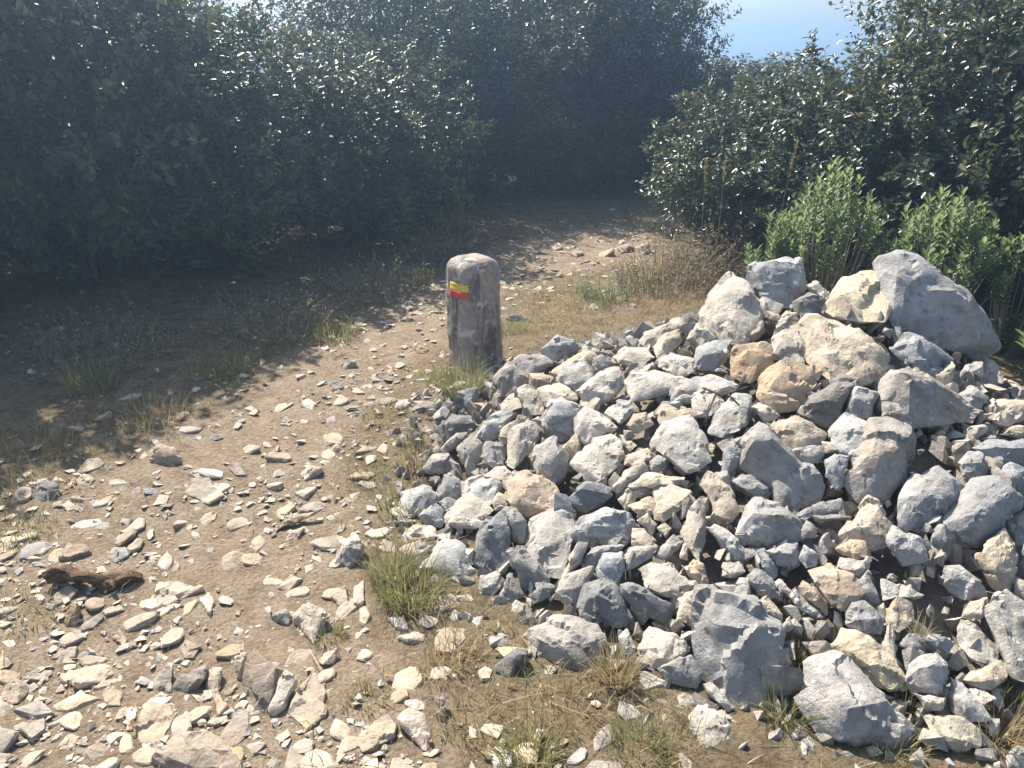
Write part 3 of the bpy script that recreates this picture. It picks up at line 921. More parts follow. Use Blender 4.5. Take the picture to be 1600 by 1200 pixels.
# stone shapes shared by the nameless smaller stones
VARIANTS = []
vr = random.Random(5)
for k in range(14):
    pts = []
    ax = (1, vr.uniform(0.6, 0.95), vr.uniform(0.45, 0.8))
    for _ in range(10):
        d = Vector((vr.gauss(0, 1), vr.gauss(0, 1), vr.gauss(0, 1))).normalized() * vr.uniform(0.85, 1.1)
        pts.append(Vector((d.x * ax[0], d.y * ax[1], d.z * ax[2])) * 0.5)
    me, _ = rock_mesh('stone', pts, MAT_STONE, 0.2, 0.9, 700 + k)
    VARIANTS.append(me)
FLAT_VARIANTS = []
for k in range(14):
    pts = []
    ax = (1, vr.uniform(0.5, 0.9), vr.uniform(0.16, 0.30))
    n = vr.randint(4, 7)
    for i in range(n):
        a = 2 * math.pi * (i + vr.uniform(-0.3, 0.3)) / n
        q = Vector((math.cos(a) * ax[0], math.sin(a) * ax[1], 0)) * 0.5 * vr.uniform(0.8, 1.15)
        pts += [q + Vector((0, 0, vr.uniform(-0.02, 0.06))), q * vr.uniform(0.78, 0.95) + Vector((0, 0, ax[2] * 0.5 * vr.uniform(0.6, 1.0))), q * 0.8 - Vector((0, 0, ax[2] * 0.5))]
    me, _ = rock_mesh('stone', pts, MAT_PATHSTONE, 0.26, 0.6, 800 + k)
    FLAT_VARIANTS.append(me)


def crowded(p, s, lst, f=0.42):
    for q, r in lst:
        if (p - q).length < f * (r + s):
            return True
    return False


# medium stones that fill the heap on all sides
mr = random.Random(23)
fill, back, tries = [], [], 0
while len(fill) < 230 and tries < 9000:
    tries += 1
    a, rr = mr.uniform(0, 6.283), math.sqrt(mr.random()) * 1.0
    x = MC[0] + math.cos(a) * rr * (1.30 if math.cos(a) > 0 else 1.86)
    y = MC[1] + math.sin(a) * rr * (1.30 if math.sin(a) > 0 else 1.78)
    s = mr.uniform(0.06, 0.16)
    p = Vector((x, y, surf_z(x, y) - 0.015))
    if mound_r(x, y) > 0.98 or crowded(p, s, BIG + fill, 0.36):
        continue
    fill.append((p, s))
    if p.y > MC[1] + 0.25 and p.x > 0.3 or p.x > 0.70 * (p.y * 0.915 + 0.4) + 0.1:      # the side the photograph does not show
        back.append((p, s))
        continue
    o = bpy.data.objects.new('cairn_stone', mr.choice(VARIANTS))
    o.location = p
    o.rotation_euler = (mr.uniform(0, 6.3), mr.uniform(0, 6.3), mr.uniform(0, 6.3))
    k = s * 1.15
    o.scale = (k, k * mr.uniform(0.85, 1.1), k * mr.uniform(0.8, 1.1))
    tone = mr.choice('ggggwwccd')
    o.color = tint(tone)
    link(o)
    STONES.append((o, tone, to_px(p), s * FPX / (p - EYE).length, '', '', 'cairn'))

# one label for each stone: its own, or its look and the nearest stone one can find by name
LM = [(c, short) for o, t, c, px, l, short, pl in STONES if short]
LMP = {'cairn': [], 'path': []}
for o, t, c, px, l, short, pl in STONES:
    if short:
        LMP[pl].append((c, short))
used = {l for *_, l, s, pl in STONES if l}


def shape_word(o):
    d = sorted(o.dimensions)
    if d[2] > 1.75 * d[1]:
        return 'long '
    if d[0] < 0.5 * d[1]:
        return 'flat '
    return 'blocky '


def side(c, q):
    dx, dy = c[0] - q[0], c[1] - q[1]
    if abs(dx) > 2.2 * abs(dy):
        return 'right of' if dx > 0 else 'left of'
    if abs(dy) > 2.2 * abs(dx):
        return 'below' if dy > 0 else 'above'
    return ('lower ' if dy > 0 else 'upper ') + ('right of' if dx > 0 else 'left of')


for o, tone, c, px, label, short, place in STONES:
    group = 'stones heaped in the cairn' if place == 'cairn' else 'rocks lying along the path'
    if not label:
        near = sorted(LMP[place], key=lambda q: math.hypot(q[0][0] - c[0], q[0][1] - c[1]))[:4]
        size = 'small' if px < 26 else 'medium-sized' if px < 48 else 'large'
        cands = []
        for q, nm in near:
            cands.append('%s %s stone %s the %s' % (size, WORD[tone], side(c, q), nm))
        for q, nm in near:
            cands.append('%s %s%s stone %s the %s' % (size, shape_word(o), WORD[tone], side(c, q), nm))
        for q, nm in near[:2]:
            for q2, nm2 in near[1:]:
                if nm2 != nm:
                    cands.append('%s %s stone between the %s and the %s' % (size, WORD[tone], nm, nm2))
        cands = [k for k in cands if k not in used] or [cands[0]]
        label = cands[0]
        used.add(label)
    tag(o, label, 'stone' if place == 'cairn' else 'rock', group)


def scatter_mesh(name, items, variants, mat):
    """many stones too small to pick apart, joined into one mesh: items = (loc, rot, scale xyz, variant)"""
    base = []
    for me in variants:
        v = np.empty(len(me.vertices) * 3)
        me.vertices.foreach_get('co', v)
        me.calc_loop_triangles()
        t = np.empty(len(me.loop_triangles) * 3, np.int32)
        me.loop_triangles.foreach_get('vertices', t)
        base.append((v.reshape(-1, 3), t.reshape(-1, 3)))
    V, F, off = [], [], 0
    for loc, rot, sc, k in items:
        v, t = base[k]
        m = np.array(Euler(rot).to_matrix()) * np.array(sc)[None, :]
        V.append(v @ m.T + np.array(loc))
        F.append(t + off)
        off += len(v)
    me = mesh_np(name, np.concatenate(V), np.concatenate(F), mat, True)
    me.set_sharp_from_angle(angle=R(30))
    return me


def pebble_variants(n, flat, seed):
    r_ = random.Random(seed)
    out = []
    for k in range(n):
        bm = bmesh.new()
        ax = (1, r_.uniform(0.6, 0.95), r_.uniform(*flat))
        vs_ = []
        for _ in range(9):
            d = Vector((r_.gauss(0, 1), r_.gauss(0, 1), r_.gauss(0, 1))).normalized() * r_.uniform(0.8, 1.1) * 0.5
            vs_.append(bm.verts.new((d.x * ax[0], d.y * ax[1], d.z * ax[2])))
        r = bmesh.ops.convex_hull(bm, input=vs_)
        dead = {e for e in r['geom_interior'] + r['geom_unused'] if isinstance(e, bmesh.types.BMVert)}
        if dead:
            bmesh.ops.delete(bm, geom=list(dead), context='VERTS')
        me = bpy.data.meshes.new('pebble')
        bm.to_mesh(me)
        bm.free()
        out.append(me)
    return out


CHUNK = pebble_variants(16, (0.5, 0.8), 3)
CHIP = pebble_variants(16, (0.18, 0.4), 4)

# rubble that fills the inside of the heap
items = [(tuple(p), (mr.uniform(0, 6), mr.uniform(0, 6), mr.uniform(0, 6)), (s * 1.15, s * 1.1, s * 1.1), mr.randrange(16)) for p, s in back]
for _ in range(5200):
    a, rr = mr.uniform(0, 6.283), math.sqrt(mr.random()) * 1.04
    x = MC[0] + math.cos(a) * rr * (1.30 if math.cos(a) > 0 else 1.86)
    y = MC[1] + math.sin(a) * rr * (1.30 if math.sin(a) > 0 else 1.78)
    s = mr.uniform(0.03, 0.10)
    items.append(((x, y, ground_z(x, y) + mound_z(x, y) * mr.uniform(0.93, 1.0) - mr.uniform(0.0, 0.075) * min(1, mound_z(x, y) * 9)),
                  (mr.uniform(0, 6), mr.uniform(0, 6), mr.uniform(0, 6)), (s, s, s), mr.randrange(16)))
o = link(bpy.data.objects.new('rubble', scatter_mesh('rubble', items, CHUNK, MAT_RUBBLE)))
tag(o, 'small broken limestone filling the gaps of the cairn', 'rubble', kind='stuff')

# solid earth and broken stone inside the heap
core_v, core_f, N, K = [], [], 64, 14
for k in range(K + 1):
    for i in range(N):
        a, rr = 2 * math.pi * i / N, 1.0 * (1 - k / K)
        x = MC[0] + math.cos(a) * rr * (1.30 if math.cos(a) > 0 else 1.86)
        y = MC[1] + math.sin(a) * rr * (1.30 if math.sin(a) > 0 else 1.78)
        core_v.append((x, y, ground_z(x, y) + max(-0.05, mound_z(x, y) * 0.93 - 0.09) + 0.02 * noise.noise(Vector((x * 9, y * 9, 0)))))
for k in range(K):
    for i in range(N):
        j = (i + 1) % N
        core_f.append((k * N + i, k * N + j, (k + 1) * N + j, (k + 1) * N + i))
MAT_CORE = simple_material('heap_earth', (0.12, 0.10, 0.08), (0.24, 0.21, 0.17), 25, 0.95, 0.02)
o = link(bpy.data.objects.new('heap_core', mesh_from('heap_core', core_v, core_f, MAT_CORE, True)))
tag(o, 'earth and grit seen deep between the heaped stones', 'earth', kind='stuff')

# stones of the path: the largest as pieces of the ground, the rest as gravel
gr = random.Random(31)
cand = []
while len(cand) < 75000:
    y = 0.9 + 8.2 * gr.random() ** 1.5
    x = gr.uniform(-0.75, 0.42) * (y + 1.2)
    cand.append((x, y))
sd = path_sd(cand)
pieces, grav, taken = [], [], list(PATH_BIG)
for (x, y), d in zip(cand, sd):
    dens = smooth(-0.45, 0.25, d + 0.25 * noise.noise(Vector((x * 1.7, y * 1.7, 9)))) * (0.22 + 0.78 * smooth(-0.2, 0.35, noise.noise(Vector((x * 1.3, y * 1.3, 2))) + 0.6 * noise.noise(Vector((x * 3.7, y * 3.7, 8))) + 0.1))
    if mound_r(x, y) < 1.0 or gr.random() > dens + 0.03:
        continue
    s = 0.006 + 0.10 * gr.random() ** 5.0
    z = ground_z(x, y) + 0.02 * smooth(0.0, -0.5, d)
    if s > 0.036 and not crowded(Vector((x, y, z)), s, taken, 0.33):
        pieces.append((s / (y + 0.9), s, x, y, z))
        taken.append((Vector((x, y, z)), s))
    elif s <= 0.05:
        grav.append(((x, y, z + s * 0.08), (gr.uniform(-0.35, 0.35), gr.uniform(-0.35, 0.35), gr.uniform(0, 6.3)), (s, s, s), gr.randrange(16)))
pieces.sort(reverse=True)
for q, s, x, y, z in pieces[:300]:
    o = bpy.data.objects.new('stone', gr.choice(FLAT_VARIANTS))
    o.location = (x, y, z - s * gr.uniform(-0.03, 0.05))
    o.rotation_euler = (gr.gauss(0, 0.16), gr.gauss(0, 0.16), gr.uniform(0, 6.3))
    o.scale = (s * 1.3, s * 1.3 * gr.uniform(0.75, 1.1), s * gr.uniform(0.9, 1.4))
    o.color = path_tint(gr.choice('ccccwyy'))
    link(o, ground)
for q, s, x, y, z in pieces[300:]:
    grav.append(((x, y, z + s * 0.03), (gr.uniform(-0.3, 0.3), gr.uniform(-0.3, 0.3), gr.uniform(0, 6.3)), (s, s, s), gr.randrange(16)))
o = link(bpy.data.objects.new('gravel', scatter_mesh('gravel', grav, CHIP, MAT_GRAVEL)))
tag(o, 'small broken stones strewn over the earth path', 'gravel', kind='stuff')


# ------------------------------------------------------------------ milestone
def build_milestone():
    base = ground_at(743, 566)
    root = empty('milestone', base, 0)
    ROT, A, B, NEXP = R(40), 0.128, 0.112, 4.6
    prof = [(-0.12, 1.02), (0.0, 1.02), (0.12, 1.0), (0.26, 0.985), (0.38, 0.975), (0.455, 0.965), (0.50, 0.985), (0.535, 0.97), (0.560, 0.90), (0.580, 0.76), (0.593, 0.55), (0.600, 0.28), (0.602, 0.02)]

    def prof_at(z):
        for (z0, s0), (z1, s1) in zip(prof, prof[1:]):
            if z <= z1:
                t = (z - z0) / (z1 - z0)
                return s0 + (s1 - s0) * t
        return 0.02

    def surf(th, z, off=0.0):
        ca, sa = math.cos(th - ROT), math.sin(th - ROT)
        r = (abs(ca / A) ** NEXP + abs(sa / B) ** NEXP) ** (-1 / NEXP) * prof_at(z)
        q = Vector((math.cos(th) * r, math.sin(th) * r, z))
        r += 0.012 * noise.noise(q * 7 + Vector((4, 1, 0))) + 0.005 * noise.noise(q * 24)
        r = max(0.002, r) + off
        return Vector((math.cos(th) * r - 0.012 * z, math.sin(th) * r, z + 0.012 * noise.noise(q * 9) * (1 if z > 0.5 else 0)))

    NA = 96
    zs = list(np.linspace(-0.12, 0.50, 44)) + [0.51, 0.52, 0.53, 0.54, 0.55, 0.56, 0.57, 0.58, 0.587, 0.593, 0.597, 0.600, 0.602]
    V, F = [], []
    for z in zs:
        for i in range(NA):
            V.append(surf(2 * math.pi * i / NA, z))
    for k in range(len(zs) - 1):
        for i in range(NA):
            j = (i + 1) % NA
            F.append((k * NA + i, k * NA + j, (k + 1) * NA + j, (k + 1) * NA + i))
    F.append(tuple((len(zs) - 1) * NA + i for i in range(NA)))
    M = Mat('old_boundary_stone')
    tc = M.n('ShaderNodeTexCoord')
    v = tc.outputs['Object']
    n1, n2, n3 = M.noise(v, 9, 7, 0.7), M.noise(v, 30, 8, 0.7), M.noise(v, 110, 4, 0.7)
    mp = M.n('ShaderNodeMapping')
    mp.inputs['Scale'].default_value = (1, 1, 0.22)
    M.l(v, mp.inputs[0])
    streak = M.noise(mp.outputs[0], 15, 7, 0.7, 0.5)
    c = M.ramp(n2, [(0.3, (0.25, 0.20, 0.165)), (0.55, (0.36, 0.30, 0.255)), (0.75, (0.46, 0.41, 0.36))])
    c = M.mix(M.ramp(streak, [(0.5, 0.0), (0.62, 0.9)]), c, (0.10, 0.095, 0.09))
    c = M.mix(M.ramp(n1, [(0.56, 0.0), (0.64, 0.85)]), c, (0.62, 0.60, 0.57))
    M.l(c, M.b.inputs['Base Color'])
    M.b.inputs['Roughness'].default_value = 0.92
    M.bump(M.math('ADD', n2, M.math('MULTIPLY', n3, 0.4)), 0.8, 0.012)
    link(bpy.data.objects.new('shaft', mesh_from('shaft', V, F, M.m, True)), root)

    def patch(name, th0, th1, z0, z1, mat, slope=0.006):
        nu, nv = 18, 6
        V, F = [], []
        for off in (0.0035, -0.004):
            for j in range(nv + 1):
                for i in range(nu + 1):
                    e = 0.003 * noise.noise(Vector((i * 0.9, j * 5.0, z0 * 90)))
                    u = i / nu
                    z = z0 + (z1 - z0) * j / nv + slope * (u - 0.5) + (e if j in (0, nv) else 0)
                    V.append(surf(th0 + (th1 - th0) * u + (e * 3 if i in (0, nu) else 0), z, off))
        W, S = nu + 1, (nu + 1) * (nv + 1)
        for j in range(nv):
            for i in range(nu):
                q = j * W + i
                F.append((q, q + 1, q + W + 1, q + W))
                F.append((S + q, S + q + W, S + q + W + 1, S + q + 1))
        rim = [i for i in range(W)] + [j * W + nu for j in range(1, nv + 1)] + [nv * W + i for i in range(nu - 1, -1, -1)] + [j * W for j in range(nv - 1, 0, -1)]
        for a, b in zip(rim, rim[1:] + rim[:1]):
            F.append((a, S + a, S + b, b))
        o = link(bpy.data.objects.new(name, mesh_from(name, V, F, mat, True)), root)
        return o

    tag(patch('paint_stripe', R(204), R(264), 0.443, 0.480, MAT_YELLOW), 'yellow upper paint stripe')
    tag(patch('paint_stripe', R(204), R(264), 0.404, 0.4405, MAT_RED), 'red lower paint stripe')
    tag(patch('paint_smear', R(292), R(318), 0.553, 0.566, MAT_OLDRED, 0.004), 'faint red smear near the top')
    tag(root, 'weathered round-topped boundary stone with yellow and red stripes beside the path', 'milestone')


build_milestone()


# ------------------------------------------------------------------ weathered branch on the path
def tube(path, radii, sides=8, twist=0.0, wob=0.0, seed=0):
    V, F = [], []
    n = len(path)
    for k, (p, r) in enumerate(zip(path, radii)):
        d = (path[min(k + 1, n - 1)] - path[max(k - 1, 0)]).normalized()
        a = d.orthogonal().normalized() if k == 0 else (pa - d * pa.dot(d)).normalized()
        pa = a
        b = d.cross(a)
        for i in range(sides):
            t = 2 * math.pi * i / sides + twist * k
            rr = r * (1 + wob * noise.noise(Vector((math.cos(t) * 1.3, math.sin(t) * 1.3, k * 0.25 + seed))))
            V.append(p + a * (math.cos(t) * rr) + b * (math.sin(t) * rr))
    for k in range(n - 1):
        for i in range(sides):
            j = (i + 1) % sides
            F.append((k * sides + i, k * sides + j, (k + 1) * sides + j, (k + 1) * sides + i))
    F.append(tuple(range(sides - 1, -1, -1)))
    F.append(tuple((n - 1) * sides + i for i in range(sides)))
    return V, F


def build_branch():
    a, b = ground_at(76, 921), ground_at(222, 908)
    n = 26
    path, rad = [], []
    for k in range(n):
        t = k / (n - 1)
        p = a.lerp(b, t)
        p.z += 0.026 + 0.012 * math.sin(t * 5.5) + 0.008 * math.sin(t * 17)
        p.y += 0.012 * math.sin(t * 6.0 + 1)
        path.append(p)
        rad.append(0.024 * (0.35 + 1.0 * math.sin(math.pi * (0.12 + 0.8 * t)) ** 0.8) * (0.85 + 0.25 * math.sin(t * 9 + 1)))
    V, F = tube(path, rad, 14, 0.09, 0.75, 3)
    V2, F2 = tube([path[16], path[16] + Vector((0.03, -0.02, 0.02)), path[16] + Vector((0.055, -0.05, 0.022))], [0.012, 0.009, 0.004], 8, 0, 0.4)
    off = len(V)
    mid = path[n // 2].copy()
    me = mesh_from('dead_branch', [v - mid for v in V + V2], F + [tuple(i + off for i in f) for f in F2], MAT_WOOD, True)
    o = link(bpy.data.objects.new('dead_branch', me))
    o.location = mid
    tag(o, 'weathered brown piece of dead wood lying on the path', 'branch')


build_branch()

# ------------------------------------------------------------------ vegetation
NR = np.random.default_rng(7)


def unit(a):
    return a / (np.linalg.norm(a, axis=1, keepdims=True) + 1e-9)


def leaves_mesh(name, P, D, Nn, L, Wd, mat):
    """folded six-point leaves at P, pointing along D, facing Nn"""
    n = len(P)
    S = unit(np.cross(D, Nn))
    Nn = np.cross(S, D)
    L = L[:, None]
    Wd = Wd[:, None]
    fold = Nn * Wd * 0.16
    b = P
    tip = P + D * L - Nn * L * 0.10
    l1 = P + D * L * 0.32 + S * Wd * 0.46 + fold
    l2 = P + D * L * 0.72 + S * Wd * 0.38 + fold * 0.6
    r1 = P + D * L * 0.32 - S * Wd * 0.46 + fold
    r2 = P + D * L * 0.72 - S * Wd * 0.38 + fold * 0.6
    V = np.stack([b, l1, l2, tip, r2, r1], 1).reshape(-1, 3)
    o = np.arange(n) * 6
    Q = np.concatenate([np.stack([o, o + 3, o + 2, o + 1], 1), np.stack([o, o + 5, o + 4, o + 3], 1)])
    return mesh_np(name, V, Q, mat)


def blades_mesh(name, P, H, lean, width, mat, seg=4, droop=1.0):
    """grass blades rooted at P: height H, sideways reach lean (N,2)"""
    n = len(P)
    S = unit(np.stack([-lean[:, 1] + 1e-4, lean[:, 0], np.zeros(n)], 1) + NR.normal(0, 0.3, (n, 3)) * np.array([1, 1, 0]))
    rows = []
    for k in range(seg + 1):
        t = k / seg
        c = P.copy()
        c[:, :2] += lean * (t ** 1.7)
        c[:, 2] += H * (t - 0.32 * droop * t ** 3 * np.clip(np.hypot(lean[:, 0], lean[:, 1]) / (H + 1e-6), 0, 1.6))
        w = width * (1 - t ** 2 * 0.92)
        rows.append(c - S * w[:, None] * 0.5)
        rows.append(c + S * w[:, None] * 0.5)
    m = 2 * (seg + 1)
    V = np.stack(rows, 1).reshape(-1, 3)
    o = np.arange(n) * m
    Q = np.concatenate([np.stack([o + 2 * k, o + 2 * k + 1, o + 2 * k + 3, o + 2 * k + 2], 1) for k in range(seg)])
    return mesh_np(name, V, Q, mat)


def crown_mesh(name, n_cl, per, leaf, seed, mat=None):
    """crown of radius 1 between z = 0 and 2, many leafy twigs under an uneven outline"""
    rg = np.random.default_rng(seed)
    d = unit(rg.normal(size=(n_cl, 3)))
    env = np.array([1 + 0.30 * noise.noise(Vector(v) * 1.9 + Vector((seed, 0, 0))) + 0.16 * noise.noise(Vector(v) * 5.0 + Vector((0, seed, 0))) for v in d])
    rad = env * rg.random(n_cl) ** 0.30
    C = d * rad[:, None]
    C[:, 2] = C[:, 2] * 0.98 + 1.0
    C = C[C[:, 2] > 0.04]
    d = unit(C - np.array([0, 0, 0.55]))
    n_cl = len(C)
    tw = unit(d + rg.normal(0, 0.5, (n_cl, 3)) + np.array([0, 0, 0.35]))
    T = np.repeat(tw, per, 0)
    P = np.repeat(C, per, 0)
    n = len(P)
    along = rg.random(n)[:, None]
    P = P + T * along * 0.17 + rg.normal(0, 0.022, (n, 3))
    out = unit(rg.normal(size=(n, 3)))
    out = unit(out - T * np.sum(out * T, 1, keepdims=True))
    D = unit(out + T * rg.uniform(0.3, 1.0, (n, 1)))
    Nn = unit(T + rg.normal(0, 0.45, (n, 3)) + np.array([0, 0, 0.4]))
    L = leaf * rg.uniform(0.65, 1.25, n)
    return leaves_mesh(name, P, D, Nn, L, L * rg.uniform(0.45, 0.62, n), mat or MAT_OAK)


def trunk_mesh(name, seed, limbs=15):
    r_ = random.Random(seed)
    V, F = [], []

    def add(path, rad, sides):
        off = len(V)
        v, f = tube(path, rad, sides, 0, 0.25, seed)
        V.extend(v)
        F.extend(tuple(i + off for i in q) for q in f)

    for k in range(limbs):
        a = 2 * math.pi * k / limbs + r_.uniform(-0.3, 0.3)
        tilt = r_.uniform(0.15, 1.15)
        tip = Vector((math.cos(a) * math.sin(tilt) * 0.85, math.sin(a) * math.sin(tilt) * 0.85, 0.8 + 0.95 * math.cos(tilt)))
        b = Vector((math.cos(a) * 0.10, math.sin(a) * 0.10, -0.05))
        mid = b.lerp(tip, 0.45) + Vector((r_.uniform(-0.1, 0.1), r_.uniform(-0.1, 0.1), 0.12))
        path = []
        for i in range(8):
            t = i / 7
            path.append(b * (1 - t) ** 2 + mid * 2 * t * (1 - t) + tip * t * t + Vector((r_.uniform(-0.012, 0.012), r_.uniform(-0.012, 0.012), 0)))
        r0 = r_.uniform(0.018, 0.04)
        add(path, [r0 * (1 - 0.85 * i / 7) for i in range(8)], 6)
        for s in range(4):
            i = r_.randint(3, 6)
            q = path[i]
            e = q + Vector((r_.uniform(-0.4, 0.4), r_.uniform(-0.4, 0.4), r_.uniform(-0.05, 0.4)))
            add([q, q.lerp(e, 0.5) + Vector((0, 0, 0.04)), e], [r0 * 0.3, r0 * 0.2, r0 * 0.06], 4)
    return mesh_from(name, V, F, MAT_BARK, True)


CROWN_SMALL = [crown_mesh('crown', 1500, 22, 0.050, 40 + k) for k in range(3)]
CROWN_BIG = [crown_mesh('crown', 2300, 22, 0.034, 60 + k) for k in range(2)]
TRUNKS = [trunk_mesh('trunk', 90 + k) for k in range(3)]
tr = random.Random(77)


def oak(i, x, y, r, h, big, label, name='oak_bush', cat='bush', group='evergreen oak bushes round the path'):
    root = empty(name, (x, y, ground_z(x, y)), tr.uniform(0, 6.28))
    root.scale = (r, r * tr.uniform(0.92, 1.08), h / 2.0)
    crown = link(bpy.data.objects.new('crown', (CROWN_BIG if big else CROWN_SMALL)[i % (2 if big else 3)]), root)
    link(bpy.data.objects.new('trunk', TRUNKS[i % 3]), root)
    tag(root, label, cat, group)


OAKS = [
    (-4.15, 4.75, 1.25, 2.75, 0, 'dark evergreen bush at the left frame edge, nearest the camera'),
    (-3.15, 5.55, 1.10, 2.55, 0, 'tall dark evergreen bush with bright glints, second from the left edge'),
    (-2.25, 6.05, 1.02, 1.85, 0, 'lower evergreen bush under the sky gap in the left hedge'),
    (-1.35, 6.95, 0.98, 1.62, 0, 'rounded evergreen bush at the left hedge end, beside the sapling'),
    (-5.3, 7.3, 1.7, 3.2, 1, 'tall evergreen oak behind the left hedge at the top left corner'),
    (-3.75, 8.4, 1.25, 2.5, 1, 'evergreen oak behind the hedge just left of the sky gap'),
    (-1.35, 9.35, 1.35, 2.8, 1, 'tall dark evergreen oak right of the sky gap in the hedge'),
    (0.30, 9.9, 1.50, 2.9, 1, 'tall shaded evergreen oak behind the milestone where the path bends'),
    (1.22, 10.2, 1.18, 3.0, 1, 'shaded evergreen oak left of the sky opening'),
    (2.35, 10.9, 1.15, 1.45, 0, 'low dark bush closing the path below the sky opening'),
    (3.5, 11.2, 1.3, 1.38, 0, 'far bush whose top shows below the distant hills'),
    (-0.6, 9.3, 1.0, 1.5, 0, 'low shaded bush under the tall oaks behind the sapling'),
    (0.75, 9.5, 1.0, 1.5, 0, 'low shaded bush under the tall oaks at the end of the path'),
    (1.75, 9.6, 0.75, 1.3, 0, 'low shaded bush right of the path end, before the far bushes'),
    (1.98, 6.35, 0.80, 1.36, 0, 'grey-green evergreen bush right of the path bend, behind tall grass stems'),
    (2.65, 5.75, 0.95, 1.55, 0, 'evergreen bush behind the cairn summit, below the sky opening'),
    (3.55, 5.30, 1.08, 2.20, 0, 'large leafy evergreen bush behind the huge grey slab'),
    (4.3, 6.3, 1.35, 2.7, 1, 'tall evergreen bush in the top right corner behind the others'),
    (3.75, 4.15, 0.98, 1.75, 0, 'dark evergreen bush at the right frame edge beside the cairn'),
]
for i, (x, y, r, h, big, lab) in enumerate(OAKS):
    oak(i, x, y, r, h, big, lab, 'oak_tree' if big else 'oak_bush', 'tree' if big else 'bush', 'evergreen oak trees behind the bushes' if big else 'evergreen oak bushes round the path')


def leafy_shrub(x, y, r, h, shoots, leaf, label, seed, z0=0.0):
    rg = np.random.default_rng(seed)
    root = empty('young_shrub', (x, y, ground_z(x, y)), 0)
    V, F, P, D, Nn = [], [], [], [], []
    for k in range(shoots):
        a, q = rg.uniform(0, 6.283), math.sqrt(rg.random())
        top = Vector((math.cos(a) * q * r, math.sin(a) * q * r, h * (1 - 0.45 * q * q) * rg.uniform(0.8, 1.0)))
        b = Vector((math.cos(a) * 0.03, math.sin(a) * 0.03, -0.02))
        pts = [b, b.lerp(top, 0.5) + Vector((math.cos(a), math.sin(a), 0)) * 0.12 * r, top]
        off = len(V)
        v, f = tube(pts, [0.006, 0.004, 0.0015], 4)
        V += v
        F += [tuple(i + off for i in g) for g in f]
        up = (top - pts[1]).normalized()
        up = (up + Vector((0, 0, 0.5))).normalized()
        m = int(rg.integers(26, 40))
        for j in range(m):
            t = (j / m) ** 0.8
            t = 0.12 + 0.88 * t
            p = pts[1].lerp(top, t) if t > 0.45 else b.lerp(pts[1], t * 1.6)
            th = j * 2.4 + rg.uniform(-0.3, 0.3)
            side_ = up.orthogonal().normalized()
            o2 = up.cross(side_)
            dd = (side_ * math.cos(th) + o2 * math.sin(th)) * (1.15 - 0.6 * t) + up * (0.35 + 0.6 * t)
            P.append(p)
            D.append(dd.normalized())
            Nn.append((up + Vector(rg.normal(0, 0.2, 3))).normalized())
    n = len(P)
    L = leaf * rg.uniform(0.7, 1.2, n)
    link(bpy.data.objects.new('crown', leaves_mesh('crown', np.array(P), np.array(D), np.array(Nn), L, L * rg.uniform(0.32, 0.42, n), MAT_SHRUB)), root)
    link(bpy.data.objects.new('stems', mesh_from('stems', V, F, MAT_TWIG)), root)
    tag(root, label, 'shrub', 'bright green young shrubs')


leafy_shrub(1.93, 4.62, 0.34, 0.98, 75, 0.055, 'bright green leafy shrub behind the cairn, above the tan summit boulder', 1)
leafy_shrub(1.62, 4.70, 0.20, 0.74, 34, 0.052, 'smaller bright green shrub peeping over the grey summit boulder', 2)
leafy_shrub(2.42, 4.28, 0.36, 0.90, 75, 0.058, 'bright green leafy shrub behind the huge grey summit slab', 3)
leafy_shrub(2.78, 4.05, 0.20, 0.80, 30, 0.055, 'bright green shrub shoots right of the huge grey slab', 4)
leafy_shrub(2.74, 3.50, 0.22, 0.52, 34, 0.055, 'low bright green shrub at the right frame edge', 5)
p_ = ground_at(722, 378)
leafy_shrub(p_.x - 0.02, p_.y, 0.13, 0.55, 20, 0.060, 'slim bright green sapling in front of the dark trees behind the milestone', 6)


def tuft(px, py, n, r, h, mat, label, name='grass_tuft', w=0.0035, reach=0.75, on=None, cat='grass', group='grass tufts by the path and cairn'):
    base = ground_at(px, py)
    if on == 'heap':
        t = hit(px, py)
        q = EYE + ray(px, py) * t
        base = Vector((q.x, q.y, q.z - 0.03))
    a = NR.uniform(0, 6.283, n)
    q = np.sqrt(NR.random(n)) * r
    P = np.stack([np.cos(a) * q, np.sin(a) * q, np.full(n, -0.01)], 1)
    H = h * NR.uniform(0.45, 1.05, n)
    b = a + NR.normal(0, 0.6, n)
    rr = H * reach * NR.random(n) ** 0.8
    lean = np.stack([np.cos(b) * rr, np.sin(b) * rr], 1)
    me = blades_mesh(name, P, H, lean, np.full(n, w) * NR.uniform(0.6, 1.2, n), mat)
    o = link(bpy.data.objects.new(name, me))
    o.location = base
    tag(o, label, cat, group)
    return o


G, S_ = MAT_GRASS, MAT_STRAW
tuft(724, 618, 420, 0.10, 0.24, G, 'tall drooping grass tuft in front of the milestone', reach=0.9)
tuft(690, 600, 160, 0.08, 0.14, G, 'short green tuft left of the milestone foot')
tuft(800, 520, 160, 0.10, 0.13, G, 'grass right of the milestone below the dark stone')
tuft(645, 935, 330, 0.10, 0.16, G, 'dense green tuft at the cairn left foot', reach=0.8)
tuft(612, 905, 220, 0.07, 0.15, G, 'thin green tuft just left of the dense one')
tuft(655, 725, 240, 0.09, 0.16, S_, 'straw-coloured tuft at the cairn left edge')
tuft(600, 650, 180, 0.10, 0.08, G, 'low grass patch on the verge left of the grey stone')
tuft(625, 800, 170, 0.09, 0.11, G, 'low green tuft by the fan-shaped stone')
tuft(585, 745, 150, 0.09, 0.07, G, 'thin low grass on the verge beside the squared stone')
tuft(825, 1180, 240, 0.07, 0.12, G, 'small green tuft at the bottom edge below the crusted boulder')
